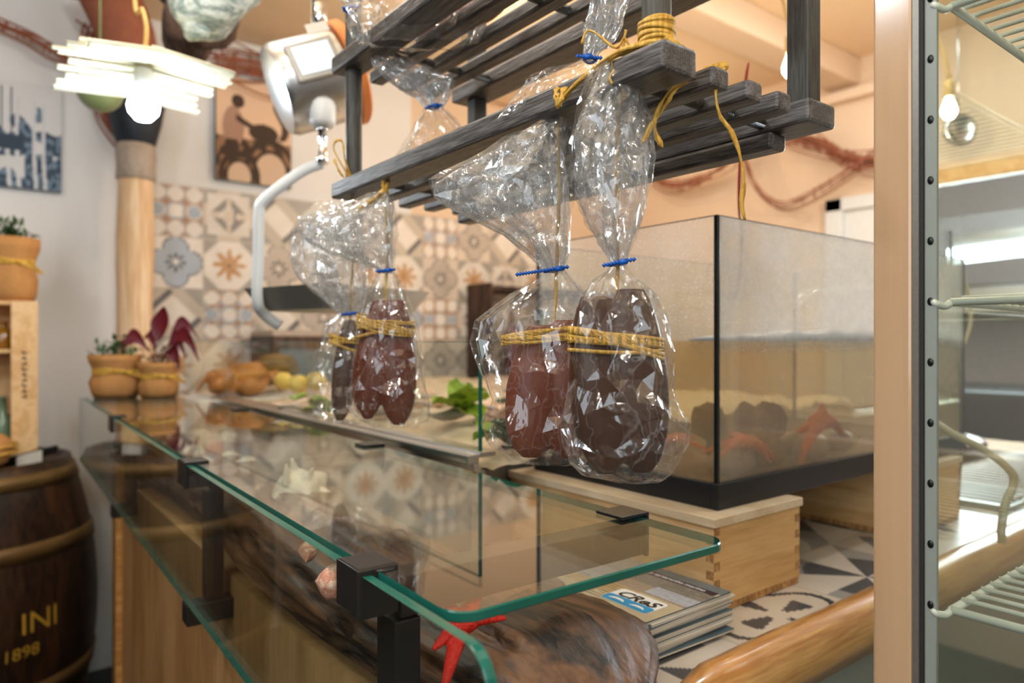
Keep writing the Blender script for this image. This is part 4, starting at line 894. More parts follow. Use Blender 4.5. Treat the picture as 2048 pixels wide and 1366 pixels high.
bagged_roe('dark brown double lobed cured roe with raffia band, nearest the camera', 'tall crinkled cellophane bag nearest the camera, spindle shaped above its blue tie', D4,
    [((1190, 592), (1213, 948), 64), ((1262, 578), (1284, 946), 64), ((1222, 600), (1245, 900), 40)], 'roe_dark', (1232, 688, 96, D4, 0.020, 12, 36, 10),
    [(1252, 128), (1240, 200), (1232, 330), (1236, 430), (1236, 530), (1234, 600), (1238, 700), (1235, 720)],
    [(128, 1200, 1288, .006), (160, 1180, 1288, .012), (200, 1165, 1292, .014), (250, 1150, 1298, .016), (300, 1143, 1300, .018), (350, 1146, 1297, .018), (400, 1160, 1287, .016), (450, 1180, 1274, .012), (500, 1208, 1260, .008), (527, 1222, 1250, .005),
     (545, 1212, 1258, .008), (565, 1190, 1280, .014), (600, 1165, 1312, .022), (650, 1150, 1332, .028), (700, 1142, 1337, .032), (800, 1135, 1350, .034), (850, 1130, 1372, .034), (890, 1132, 1374, .032), (925, 1145, 1350, .026), (950, 1175, 1335, .016), (966, 1240, 1310, .002)],
    (1236, 527, 40, 4, -1, 0.2), seed=1)
bagged_roe('reddish brown cured roe with raffia band, left of the nearest bag', 'crinkled cellophane bag with a wide sheet fanning to the left above its zigzag blue tie', D3,
    [((1085, 650), (1062, 915), 62), ((1135, 640), (1140, 918), 62)], 'roe_red', (1095, 672, 92, D3, 0.020, 7, 22, -4),
    [(1116, 205), (1118, 300), (1119, 400), (1116, 480), (1113, 545), (1110, 640), (1098, 672)],
    [(208, 1112, 1140, .003), (240, 1085, 1140, .010), (280, 1000, 1134, .020), (330, 930, 1140, .026), (365, 862, 1140, .028), (400, 880, 1142, .026), (430, 935, 1138, .024), (460, 1005, 1137, .018), (500, 1050, 1136, .012), (540, 1086, 1130, .006),
     (560, 1072, 1140, .010), (590, 1025, 1165, .018), (640, 955, 1180, .024), (680, 945, 1182, .028), (740, 965, 1184, .030), (800, 985, 1186, .030), (850, 965, 1188, .030), (890, 985, 1190, .024), (915, 1020, 1190, .014), (930, 1060, 1170, .002)],
    (1108, 540, 46, 12, -1, 0.15), seed=2)
bagged_roe('amber brown triple lobed cured roe with raffia bands, second from the left', 'cellophane bag over the middle of the glass shelf, its wrinkled top flaring left', D2,
    [((760, 600), (735, 838), 32), ((790, 600), (797, 850), 40), ((745, 640), (722, 820), 26)], 'roe_amber', (772, 655, 58, D2, 0.020, 11, 24, 6),
    [(768, 372), (770, 420), (775, 480), (774, 540), (770, 600), (768, 660)],
    [(388, 740, 782, .004), (410, 690, 786, .012), (440, 605, 787, .022), (470, 600, 787, .024), (500, 650, 786, .018), (525, 720, 786, .010), (541, 756, 788, .005), (560, 748, 796, .010), (600, 733, 815, .018), (650, 722, 828, .024), (700, 712, 838, .026), (760, 705, 850, .026), (810, 700, 858, .024), (840, 712, 858, .014), (857, 750, 830, .002)],
    (772, 542, 32, 3, -1, 0.1), seed=3)
bagged_roe('dark narrow cured roe with raffia band, farthest left of the hanging pieces', 'cellophane bag farthest left, its glittering loose film spreading left under the rack', D1,
    [((700, 640), (680, 842), 25), ((712, 650), (700, 800), 20)], 'roe_dark', (692, 685, 34, D1, 0.016, 9, 26, 4),
    [(706, 395), (708, 430), (708, 500), (704, 560), (702, 628), (697, 690)],
    [(400, 640, 712, .004), (430, 600, 720, .018), (470, 580, 730, .026), (510, 578, 735, .028), (550, 595, 738, .024), (590, 640, 735, .014), (628, 680, 724, .006), (650, 655, 730, .012), (690, 640, 732, .018), (740, 625, 734, .022), (790, 615, 735, .022), (825, 620, 730, .018), (848, 655, 715, .002)],
    (700, 628, 44, 2, -1, 0.1), seed=4)
# bags lying on the rack
def loose_bag(label, D, rows, tie, seed, roe=None, roe_label=None, k={}):
    t2 = thing('cellophane_bag', label, 'bag', P(tie[0], tie[1], D), 'cellophane bags on the rack')
    crinkle(obj('film', film_rows(rows, D, tie_y=tie[1], seed=seed, **k), ['film', 'filmpleat'], t2))
    obj('tie_strip', tie_mesh(tie[0], tie[1], D, tie[2], tie[3], tie[4], 0.1), 'tie', t2)
    if roe:
        b = MB()
        for (a_, c_, r) in roe:
            a_, c_ = Vector(a_), Vector(c_); prof = [0.3, 0.6, 0.8, 0.93, 1.0, 1.0, 0.97, 0.9, 0.7, 0.3]
            b.tube([a_.lerp(c_, i/9) for i in range(10)], [r*q for q in prof], 16, flat=0.6)
        o_ = single('cured_roe', b, 'roe_red', roe_label, 'cured fish roe', 'cured fish roe pieces in cellophane', remesh=0.002)
loose_bag('cellophane bag standing on the far end of the lower rack tier', 0.985,
    [(110, 740, 800, .006), (130, 745, 850, .014), (160, 775, 905, .018), (190, 830, 900, .012), (215, 850, 885, .006), (235, 842, 905, .014), (270, 822, 940, .026), (310, 800, 975, .034), (345, 780, 1000, .030), (352, 790, 990, .02)],
    (866, 215, 34, 1, -1), 5, [((0.52, 0.80, EYE+0.252), (0.60, 0.90, EYE+0.252), 0.016)], 'cured roe lying at the far end of the lower rack tier')
loose_bag('cellophane bag on the near lower rack tier, loose sheet lying left', 0.70,
    [(130, 1150, 1200, .008), (150, 1065, 1195, .014), (180, 1042, 1160, .018), (210, 1025, 1120, .018), (238, 1000, 1090, .012), (100, 1168, 1200, .010), (118, 1168, 1192, .005), (80, 1172, 1225, .014), (40, 1176, 1245, .016), (0, 1180, 1255, .016), (-50, 1185, 1265, .01)],
    (1180, 120, 30, 3, 1), 6, [((0.50, 0.56, EYE+0.250), (0.54, 0.66, EYE+0.250), 0.015)], 'reddish cured roe lying inside the bag on the near lower rack tier')
loose_bag('cellophane bag full of dark roe lying on the far end of the upper rack tier', 0.92,
    [(-60, 690, 940, .03), (-20, 682, 960, .04), (20, 690, 968, .045), (50, 700, 965, .045), (75, 712, 955, .04), (88, 730, 930, .01)],
    (700, 20, 30, 2, -1), 7, [((0.47, 0.90, EYE+0.450), (0.50, 0.73, EYE+0.450), 0.022), ((0.53, 0.92, EYE+0.452), (0.56, 0.74, EYE+0.452), 0.024)], 'dark red cured roe lying on the upper rack tier')
# raffia loops hanging on the far end of the front board
b = strands([[P(705, 372, 1.03), P(690, 340, 1.02), P(668, 300, 1.02), P(672, 282, 1.02), P(686, 285, 1.02), P(690, 320, 1.02), P(706, 368, 1.03), P(706, 395, 1.03)],
             [P(703, 370, 1.03), P(680, 345, 1.02), P(668, 318, 1.02)]], 0.0035, 0.0006, per=2)
single('raffia_loop', b, 'raffia', 'orange-yellow raffia loop at the far left end of the rack front board', 'raffia')
b = strands([[P(760, 340, 0.95), P(764, 352, 0.93), P(768, 385, 0.93)], [P(772, 345, 0.95), P(776, 370, 0.93), P(772, 390, 0.93)], [P(770, 380, 0.925), P(745, 400, 0.925), P(715, 420, 0.925)], [P(768, 385, 0.925), P(740, 405, 0.925), P(728, 418, 0.925)]], 0.005, 0.0012, per=3)
single('raffia_knot', b, 'raffia', 'yellow raffia knot tied round the front board above the middle bag', 'raffia')
b = strands([[P(1165, 88, 0.60), P(1180, 60, 0.60), P(1230, 95, 0.59), P(1248, 76, 0.588), P(1252, 60, 0.588)], [P(1248, 76, 0.588), P(1262, 96, 0.588), P(1270, 106, 0.588)], [P(1248, 78, 0.588), P(1244, 120, 0.588), P(1222, 150, 0.588), P(1224, 168, 0.588)], [P(1244, 118, 0.588), P(1262, 112, 0.588), P(1240, 160, 0.59)],
             [P(1222, 110, 0.59), P(1226, 140, 0.59), P(1232, 172, 0.59)]], 0.0022, 0.0005, per=2)
single('raffia_knot', b, 'raffia', 'thin raffia knot above the nearest bag by the raffia wound post', 'raffia')

# ================================================================== ON THE COUNTER UNDER THE GLASS
# brochures
t = None
bx0, bx1, by0, by1 = 0.582, 0.737, 0.515, 0.735; bz = ZC+0.001
nb = 14; zz = bz; rnd = random.Random(5)
def quad_rot(x0, y0, x1, y1, an, dx, dy):
    cx, cy = (x0+x1)/2, (y0+y1)/2; ca, sa = math.cos(an), math.sin(an)
    return [(cx+dx+(x-cx)*ca-(y-cy)*sa, cy+dy+(x-cx)*sa+(y-cy)*ca) for x, y in ((x0, y0), (x1, y0), (x1, y1), (x0, y1))]
BR = []
for k in range(nb):
    th = 0.0034; top = k == nb-1
    an = 0 if top else rnd.gauss(0, 0.018); dx, dy = (0, 0) if top else (rnd.gauss(0.001, 0.002), rnd.gauss(0.0, 0.002))
    q = quad_rot(bx0, by0, bx1, by1, an, dx, dy)
    b = MB(); sp = 0.0004
    NXc = 12; vs = []      # slightly bowed sheets: spine on the left (x0) thicker fold
    for lay in range(3):
        zl = zz+lay*(th/3)
        for (za, zb_) in ((zl, zl+th/3-0.00035),):
            o0 = len(b.v); pts = []
            for i in range(NXc):
                f = i/(NXc-1); bow = (0.0016*f*f*(lay) if k in (nb-2, nb-3) else 0.0003*f*lay)
                for (e0, e1) in ((q[0], q[1]), (q[3], q[2])):
                    x = e0[0]+(e1[0]-e0[0])*f*(1-0.004*lay); y = e0[1]+(e1[1]-e0[1])*f
                    pts += [(x, y, za-bow*0.3), (x, y, zb_-bow*0.3)]
            fc = []
            for i in range(NXc-1):
                a_ = i*4; c_ = a_+4
                fc += [(a_, c_, c_+2, a_+2), (a_+1, a_+3, c_+3, c_+1), (a_, a_+1, c_+1, c_), (a_+2, c_+2, c_+3, a_+3)]
            fc += [(0, 2, 3, 1), ((NXc-1)*4, (NXc-1)*4+1, (NXc-1)*4+3, (NXc-1)*4+2)]
            b.add(pts, fc, 1 if (lay == 2 and k % 2) else 0)
    lb = 'topmost grey-beige brochure on the stack beside the driftwood, with CReS badge and purple title band' if top else 'thin folded brochure within the stack beside the driftwood'
    if top:
        tt = thing('brochure', lb, 'brochure', (q[0][0], q[0][1], zz)); obj('pages', b, ['paper', 'paperblue'], tt, smooth=False); BR.append((tt, zz+th))
    else:
        single('brochure', b, ['paper', 'paperblue'], lb if k else 'lowest brochure of the stack, lying on the patterned tiles', 'brochure', 'brochures stacked beside the driftwood', smooth=False)
    zz += th
tt, zc = BR[0]; W_, H_ = bx1-bx0, by1-by0
def cover(U, V):      # U along x (towards the title edge), V along y (away); reading direction runs along -y
    n = np.array([noise.noise(Vector((x*30, y*60, 1))) for x, y in zip(U, V)]); n2 = np.array([noise.noise(Vector((x*90, y*16, 4))) for x, y in zip(U, V)])
    c = np.tile(rgb(196, 182, 152), (len(U), 1)).astype(float)
    c[U > 0.86] = rgb(100, 118, 128)
    c[(U > 0.60) & (U <= 0.80)] = rgb(128, 126, 120); c[(U > 0.42) & (U <= 0.60)] = rgb(158, 142, 126)
    c[(V > 0.30) & (U < 0.42) & (U > 0.2)] = rgb(186, 160, 118); c[(V > 0.62) & (U > 0.35)] = rgb(150, 158, 168)
    c[(V < 0.30) & (U > 0.45) & (U < 0.62)] = rgb(176, 182, 196); c[(V > 0.8) & (U < 0.5)] = rgb(206, 200, 180); c[(V > 0.84) & (U > 0.5)] = rgb(120, 128, 130)
    s = (V > 0.35) & (V < 0.75) & (U > 0.06) & (U < 0.40) & (np.sin(U*150) > 0.55) & (n2 > -0.1); c[s] = c[s]*0.35
    s = (V < 0.32) & (U > 0.63) & (U < 0.78) & (np.sin(U*190) > 0.6) & (n2 > 0); c[s] = c[s]*0.5
    c = c*(1+0.22*n[:, None]*((U > 0.42) & (U < 0.86))[:, None]); return np.clip(c, 0, 1)
colorgrid('cover_print', (bx0, by0, zc+0.0001), (W_, 0, 0), (0, H_, 0), 150, 200, cover, 'attrprint', tt)
def flat_poly(pts, z, nm, mat):
    b = MB(); b.add([(x, y, z) for x, y in pts], [tuple(range(len(pts)))]); return obj(nm, b, mat, tt, smooth=False)
flat_poly([(bx0+W_*0.80, by0+0.004), (bx0+W_*0.875, by0+0.004), (bx0+W_*0.875, by0+0.118), (bx0+W_*0.80, by0+0.118)], zc+0.0003, 'title_band', 'purple')
def put_text(body, size, ox, oy, z, mat, nm, shear=0.25, bold=0.0, sx=1.0):      # reads along -y, top towards +x
    v, f = text_mesh(body, size, shear, bold); b = MB()
    b.add([(ox+y, oy-x*sx, z) for x, y, _ in v], f); return obj(nm, b, mat, tt, smooth=False)
put_text('Le tartarughe marine', 0.0098, bx0+W_*0.818, by0+0.114, zc+0.0005, 'inkwhite', 'title_lettering', 0.3, 0.0002, 1.12)
lx, ly = bx0+0.016, by0+0.088
b = MB(); pts = rounded(lx, ly-0.072, lx+0.043, ly, 0.006); b.add([(x, y, zc+0.0003) for x, y in pts], [tuple(range(len(pts)))]); obj('badge', b, 'inkwhite', tt, smooth=False)
b = MB(); pts = rounded(lx+0.0006, ly-0.0714, lx+0.019, ly-0.0006, 0.005); b.add([(x, y, zc+0.00045) for x, y in pts], [tuple(range(len(pts)))]); obj('badge_field', b, 'cyan', tt, smooth=False)
put_text('CReS', 0.0235, lx+0.0205, ly-0.006, zc+0.0006, 'ink', 'badge_lettering', 0.25, 0.0007, 1.12)
b = MB()      # two pale leaping shapes
for (o1, o2, sc) in ((0.020, 0.007, 1.0), (0.052, 0.007, 0.9)):
    cs = []
    for a in np.linspace(0, PI, 12): cs.append((lx+o2+0.007*math.sin(a)*sc, ly-o1+0.012*math.cos(a)*sc))
    for a in np.linspace(PI, 0, 12): cs.append((lx+o2+0.0025*math.sin(a)*sc-0.001, ly-o1+0.012*math.cos(a)*sc))
    b.add([(x, y, zc+0.0006) for x, y in cs], [(i, i+1, 22-i, 23-i) for i in range(11)])
obj('badge_emblem', b, 'inkwhite', tt, smooth=False)

# red starfish leaning on the near end of the log
SC = P(925, 1242, 0.60)
def sd_(x, y, D_): return P(x, y, D_)-SC
star(SC, [sd_(978, 1150, 0.64), sd_(1012, 1236, 0.61), sd_(880, 1196, 0.60), sd_(866, 1300, 0.575), sd_(886, 1385, 0.555)], 0, 'starfish', 'starfish', 'bright red starfish leaning on the near end of the driftwood log', 'starfish', lift=0.1, res=0.0011, rad=0.0105)
mb = MB(); c = P(885, 1196, 0.62); mb.ball(c, (0.003, 0.004, 0.008), 10, 8); single('small_shell', mb, 'shell', 'tiny white shell standing beside the red starfish', 'shell', 'shells along the driftwood')

# shells
def spiral_shell(c, L_, R_, d, mat, label, spikes=0, seed=0, turns=4):
    c = Vector(c); d = Vector(d).normalized(); prof = []; k = 26
    for i in range(k):
        f = i/(k-1); r = R_*(math.sin(min(1, f*1.9)*PI/2) if f < 0.53 else (1-((f-0.53)/0.47))**0.9)
        r *= 1-0.16*(0.5+0.5*math.cos(f*turns*2*PI))*(f > 0.35); prof.append((max(r, 0.0004), f*L_-L_/2))
    b = MB(); b.lathe(prof, c, 28, axis=d, wob=0.10)
    if spikes:
        rr = random.Random(seed); R3 = d.to_track_quat('Z', 'Y').to_matrix()
        for s in range(spikes):
            a = rr.random()*2*PI; z = rr.uniform(-0.25, 0.2)*L_; dd = R3@Vector((math.cos(a), math.sin(a), 0.2)); p = c+d*z+dd*R_*0.75
            b.tube([p, p+dd*R_*0.55], [R_*0.22, R_*0.04], 7)
    return single('sea_shell', b, mat, label, 'shell', 'shells along the driftwood', remesh=0.0014 if spikes else 0)
def scallop(c, R_, mat, label, tilt=0.5, yaw=0.0):
    b = MB(); n_, m_ = 44, 12; vs = []; Rm = Matrix.Rotation(yaw, 3, 'Z')@Matrix.Rotation(tilt, 3, 'X')
    for s in (1, -1):
        for i in range(m_):
            f = i/(m_-1)
            for j in range(n_):
                a = PI*(0.06+0.88*j/(n_-1)); rr = R_*f*(1+0.05*math.cos(j*PI)); z = s*(R_*0.28*(1-f*f)**0.6+0.0006)*(1+0.06*math.cos(j*PI/1.0))*(0.2+0.8*min(1, f*3))
                vs.append(Vector(c)+Rm@Vector((rr*math.cos(a), rr*math.sin(a)-R_*0.4, z)))
    for s in (0, 1):
        o_ = s*n_*m_; b.add(vs[o_:o_+n_*m_], [((i*n_+j), (i*n_+j+1), ((i+1)*n_+j+1), ((i+1)*n_+j)) for i in range(m_-1) for j in range(n_-1)])
    return single('sea_shell', b, mat, label, 'shell', 'shells along the driftwood')
spiral_shell(P(674, 1163, 0.60), 0.044, 0.016, (0.6, -0.9, 0.1), 'shellpink', 'pink and white banded whelk shell just behind the near clamp', 0)
spiral_shell(P(616, 1100, 0.72), 0.036, 0.010, (0.5, 0.9, 0.5), 'shellpink', 'slim brown-tipped shell on the driftwood between the two near clamps')
spiral_shell(P(600, 985, 1.12), 0.12, 0.044, (0.8, 0.2, 0.35), 'shell', 'large spiny cream conch shell on the driftwood', 16, 3)
scallop(P(527, 985, 1.17), 0.024, 'shellpink', 'round orange-pink scallop shell left of the large conch', 1.0, -0.6)
spiral_shell(P(540, 950, 1.35), 0.055, 0.022, (0.3, 0.8, 0.5), 'shell', 'spiky cream shell behind the orange-pink scallop', 12, 5)
spiral_shell(P(580, 940, 1.5), 0.05, 0.020, (0.9, 0.1, 0.2), 'shellgrey', 'grey shell behind the spiky cream shell', 6, 8)
rs = random.Random(11)
spots = [(430, 900, 1.55, 'red'), (462, 917, 1.48, 'white'), (492, 925, 1.4, 'cream'), (412, 925, 1.42, 'white'), (385, 905, 1.55, 'cream'), (505, 890, 1.7, 'grey'), (455, 880, 1.75, 'cream'),
         (400, 870, 1.85, 'white'), (365, 892, 1.62, 'maroon'), (335, 872, 1.8, 'red'), (352, 850, 2.0, 'cream'), (470, 855, 1.95, 'grey'), (560, 905, 1.7, 'grey'), (430, 845, 2.1, 'white')]
words_ = {'red': 'small red and white shell', 'white': 'small white shell', 'cream': 'small cream shell', 'grey': 'small grey shell', 'maroon': 'small dark maroon shell'}
mats_ = {'red': 'redthing', 'white': 'shell', 'cream': 'shell', 'grey': 'shellgrey', 'maroon': 'maroon'}
for (x, y, D_, kd) in spots:
    p = P(x, y, D_); p.z = max(p.z, ZC+0.11); f_ = (x < 400) and 'far end of the driftwood' or 'far half of the driftwood'
    if rs.random() < 0.5: spiral_shell(p, rs.uniform(0.045, 0.065), rs.uniform(0.018, 0.026), (rs.uniform(-1, 1), rs.uniform(-1, 1), 0.3), mats_[kd], words_[kd]+' on the '+f_, 5, x)
    else: scallop(p, rs.uniform(0.024, 0.034), mats_[kd], words_[kd]+' on the '+f_, rs.uniform(0.5, 1.1), rs.uniform(-1, 1))

# ================================================================== FISH DISPLAY BEHIND THE SHELF
IX0 = 0.600
t = thing('fish_display', 'steel edged refrigerated display bed with upright glass screen behind the shelf', 'display case', (1.3, 1.9, ZC))
mb = MB(); mb.box((IX0+0.005, 0.885, ZC+0.001), (IX0+0.03, 2.55, ZC+0.155)); obj('front_panel', mb, 'dullsteel', t, smooth=False)
mb = MB(); mb.box((IX0+0.03, 1.0, ZC+0.001), (2.0, 2.75, ZC+0.13)); obj('body', mb, 'dullsteel', t, smooth=False)
mb = MB(); mb.box((IX0-0.012, 0.872, 1.074), (IX0+0.010, 2.30, 1.089)); mb.box((IX0+0.010, 0.872, 1.083), (IX0+0.042, 2.30, 1.092)); mb.box((IX0+0.0, 0.872, ZC+0.155), (IX0+0.012, 2.30, 1.074)); obj('front_rail', mb, 'steel', t, smooth=False, bevel=0.002)
b = MB(); b.box((0.6125, 0.878, 1.093), (0.6185, 2.75, EYE-0.001), 0); obj('glass_screen', b, 'glass', t, smooth=False)
b = MB(); b.box((0.6123, 0.8765, 1.085), (0.6187, 0.8779, EYE), 0); b.box((0.6123, 0.8779, EYE-0.001), (0.6187, 2.75, EYE), 0); obj('glass_edge', b, 'edge', t, smooth=False)
# ice bed, sloping up
nx, ny = 90, 80; vs = []
for j in range(ny):
    for i in range(nx):
        x = 0.645+i*(2.0-0.645)/(nx-1); y = 0.885+j*(2.72-0.885)/(ny-1)
        z = 1.060+0.03*min(1, (x-0.645)/0.3)+0.018*noise.noise(Vector((x*9, y*9, 0)))+0.012*noise.noise(Vector((x*30, y*30, 3)))
        vs.append((x, y, z))
fs = [(j*nx+i, j*nx+i+1, (j+1)*nx+i+1, (j+1)*nx+i) for j in range(ny-1) for i in range(nx-1) if not (vs[j*nx+i][0] > 0.73 and vs[j*nx+i][1] < 1.0)]; mb = MB(); mb.add(vs, fs)
single('crushed_ice', mb, 'ice', 'beige crushed ice bed filling the fish display', 'ice', kind='stuff')
def leafy(c, R_, n_, mat, label, seed, nm='lettuce', cat='lettuce', group='salad leaves on the ice'):
    b = MB(); rr = random.Random(seed); c = Vector(c)
    for k in range(n_):
        an = rr.random()*2*PI; el = rr.uniform(0.1, 1.2); d = Vector((math.cos(an)*math.cos(el), math.sin(an)*math.cos(el), math.sin(el))); s = d.cross(UP).normalized(); u = s.cross(d)
        vs = []; L_ = R_*rr.uniform(0.7, 1.1); Wd = R_*rr.uniform(0.35, 0.6)
        for i in range(7):
            f = i/6; wv = Wd*math.sin(0.25+f*2.6)
            for j in range(5):
                g_ = (j-2)/2; vs.append(c+d*L_*f+s*wv*g_+u*(0.18*R_*g_*g_-0.3*R_*f*f+0.05*R_*math.sin(i*2+j*2.5+k)))
        b.add(vs, [(i*5+j, i*5+j+1, i*5+6+j, i*5+5+j) for i in range(6) for j in range(4)])
    return single(nm, b, mat, label, cat, group)
leafy((0.84, 1.27, 1.11), 0.075, 14, 'lettuce', 'bright green lettuce head on the ice between the hanging bags', 1)
leafy((0.97, 1.22, 1.11), 0.06, 12, 'darkgreen', 'darker green leaves beside the bright lettuce on the ice', 2)
leafy((0.715, 0.925, 1.098), 0.05, 12, 'darkgreen', 'dark green lettuce at the near corner of the ice bed by the wooden box', 3)
leafy((0.70, 0.96, 1.098), 0.045, 8, 'lettuce', 'yellow-green leaf at the near corner of the ice bed', 4)
leafy((0.67, 1.62, 1.09), 0.05, 9, 'lettuce', 'small green leaf on the ice behind the farthest bag', 5)
leafy((0.70, 1.85, 1.09), 0.04, 7, 'lettuce', 'small lime green leaf on the ice left of the farthest bag', 6)
def lemon(p, label):
    b = MB(); b.lathe([(0.001, -0.036), (0.008, -0.032), (0.022, -0.020), (0.028, 0), (0.022, 0.020), (0.008, 0.032), (0.001, 0.036)], p, 20, axis=Vector((random.uniform(-1, 1), random.uniform(-1, 1), 0.1))); single('lemon', b, 'lemon', label, 'lemon', 'lemons on the ice')
for (x, y, D_, lb) in ((568, 762, 2.2, 'lemon nearest the shellfish on the ice'), (598, 768, 2.1, 'lemon between two others on the ice'), (632, 762, 2.1, 'lemon just left of the farthest bag')): lemon(P(x, y, D_), lb)
b = MB(); p0 = P(488, 765, 2.3)
for k in range(10): b.ball(p0+Vector((random.gauss(0, 0.05), random.gauss(0, 0.04), random.uniform(-0.01, 0.03))), (0.05, 0.04, 0.035), 14, 10, bumpy=0.2, fq=30)
for k in range(6): a = k*1.05; b.tube([p0, p0+Vector((0.11*math.cos(a), 0.11*math.sin(a), 0.03)), p0+Vector((0.15*math.cos(a), 0.15*math.sin(a), -0.03))], [0.016, 0.011, 0.004], 8)
single('crab', b, 'crab', 'orange-brown crab heaped on a white tray at the far end of the ice', 'crab', remesh=0.004)
b = MB(); p1 = P(540, 740, 2.45)
for k in range(6): b.ball(p1+Vector((random.gauss(0, 0.04), random.gauss(0, 0.03), random.uniform(0, 0.03))), (0.06, 0.045, 0.03), 14, 10, bumpy=0.2, fq=30)
single('crab', b, 'crabdark', 'dark olive crab behind the orange-brown one', 'crab', remesh=0.004)
b = MB(); b.box(p0+Vector((-0.17, -0.14, -0.06)), p0+Vector((0.20, 0.16, -0.045))); single('white_tray', b, 'whiteplastic', 'white tray under the orange-brown crab', 'tray', smooth=False, bevel=0.004)
rf = random.Random(3)
for k in range(16):
    x = rf.uniform(0.68, 1.15); y = rf.uniform(0.98, 1.9); b = MB(); an = rf.uniform(-0.5, 0.5)
    R3 = Matrix.Rotation(an, 3, 'Z'); pts = [Vector((x, y, 1.105))+R3@Vector((s*0.09, 0, 0.008*math.sin(s*3))) for s in np.linspace(-1, 1, 10)]
    b.tube(pts, [0.004, 0.012, 0.019, 0.023, 0.024, 0.022, 0.016, 0.010, 0.005, 0.014], 12, flat=0.55)
    single('small_fish', b, 'fish' if k % 3 else 'shellgrey', 'small pale fish lying on the crushed ice' if k % 3 else 'small grey fish lying on the crushed ice', 'fish', 'pale fish on the ice' if k % 3 else 'grey fish on the ice')
# low wood framed cabinet at the back wall
t = thing('wood_framed_cabinet', 'wooden framed glass cabinet at the foot of the tiled wall', 'cabinet', (1.2, 2.85, 1.0))
q = PY(545, 665, 2.78); q2 = PY(760, 665, 2.78)
b = MB(); b.box((q.x, 2.78, EYE+0.02), (q2.x, 3.06, EYE+0.045)); obj('top', b, 'shellgrey', t, smooth=False, bevel=0.004)
b = MB(); b.box((q.x, 2.78, EYE-0.03), (q2.x, 2.80, EYE+0.02)); b.box((q.x, 2.78, 0.9), (q.x+0.03, 2.80, EYE-0.03)); b.box((q2.x-0.03, 2.78, 0.9), (q2.x, 2.80, EYE-0.03)); obj('frame', b, 'trunk', t, smooth=False)
b = MB(); b.box((q.x+0.03, 2.785, 0.9), (q2.x-0.03, 2.79, EYE-0.03)); obj('door', b, 'paperblue', t, smooth=False)
b = MB(); b.box((q.x+0.001, 2.80, 0.0), (q2.x-0.001, 3.06, EYE+0.019)); obj('body', b, 'blackmetal', t, smooth=False)

# ================================================================== POTTED PLANTS IN SACKS
def sack(p, r, h, label, nm='sack_planter', plant='green', ribbon=True, big=1.0, leaves=90, group=None):
    t = thing(nm, label, 'potted plant', p, group); x, y, z = p
    b = MB(); b.lathe([(r*0.85, 0), (r*1.0, h*0.12), (r*1.06, h*0.35), (r*0.86, h*0.56), (r*0.84, h*0.60), (r*1.05, h*0.82), (r*1.12, h*0.98), (r*1.02, h*0.97), (r*0.8, h*0.85), (0.001, h*0.82)], p, 40, wob=0.10); obj('sack', b, 'burlap', t)
    if ribbon:
        b = MB()
        for k in range(3): b.ribbon([(x+r*0.92*math.cos(a), y+r*0.92*math.sin(a), z+h*(0.57+0.03*k)+0.003*math.sin(a*3+k)) for a in np.linspace(0, 2*PI, 30)], 0.008, side=UP)
        b.ribbon(interp([(x+r*0.2, y-r*0.95, z+h*0.6), (x+r*0.7, y-r*1.2, z+h*0.5), (x+r*1.1, y-r*1.1, z+h*0.42), (x+r*0.6, y-r*1.15, z+h*0.62)], 12), 0.007)
        obj('ribbon', b, 'raffia', t)
    b = MB(); rr = random.Random(int(x*1000))
    for k in range(leaves):
        an = rr.random()*2*PI; el = rr.uniform(0.2, 1.4); d = Vector((math.cos(an)*math.cos(el), math.sin(an)*math.cos(el), math.sin(el)))
        c = Vector((x, y, z+h*0.9))+d*r*big*rr.uniform(0.4, 1.25); s = d.cross(UP).normalized(); L_ = r*0.20*rr.uniform(0.7, 1.3)
        dd = Vector((rr.gauss(0, 1), rr.gauss(0, 1), rr.gauss(0.3, 1))).normalized(); s = dd.cross(UP).normalized()
        b.add([c-dd*L_, c+s*L_*0.45, c+dd*L_, c-s*L_*0.45], [(0, 1, 2, 3)])
        if k % 3 == 0: b.tube([Vector((x, y, z+h*0.8)), c], 0.0012, 4)
    obj('foliage', b, plant, t); return t
c = PY(227, 787, 2.56); sack((0.365, 2.56, GZ+0.001), 0.072, 0.14, 'small green plant in a burlap sack on the far end of the glass shelf', big=0.9)
t = sack((0.475, 2.47, GZ+0.001), 0.058, 0.115, 'wine-red leaved plant in a burlap sack on the far end of the glass shelf', plant='dryleaf', leaves=60)
b = MB(); base = Vector((0.475, 2.47, GZ+0.15))
for k, (dx, dz, L_, up) in enumerate(((-0.11, 0.00, 0.10, 1.2), (0.0, 0.12, 0.12, 0.2), (0.12, 0.04, 0.11, 1.6), (0.14, -0.03, 0.10, 1.8), (0.07, -0.06, 0.10, 1.0), (-0.05, 0.04, 0.08, 1), (0.03, 0.14, 0.07, 0.2), (0.09, -0.02, 0.09, 1.4))):
    tip = base+RT*dx+UP*dz+FW*(0.02*(k % 3-1)); d = (tip-base).normalized(); s = (d.cross(FW)).normalized(); vs = []
    for i in range(9):
        f = i/8; c = base.lerp(tip, 0.25+f*0.75)+UP*(0.04*math.sin(f*PI)*up); wv = 0.024*math.sin(0.15+f*2.85)
        for j in (-1, 0, 1): vs.append(c+s*wv*j+FW*(-0.008*abs(j)))
    b.add(vs, [(i*3+j, i*3+j+1, i*3+4+j, i*3+3+j) for i in range(8) for j in range(2)])
obj('red_leaves', b, 'redleaf', t)

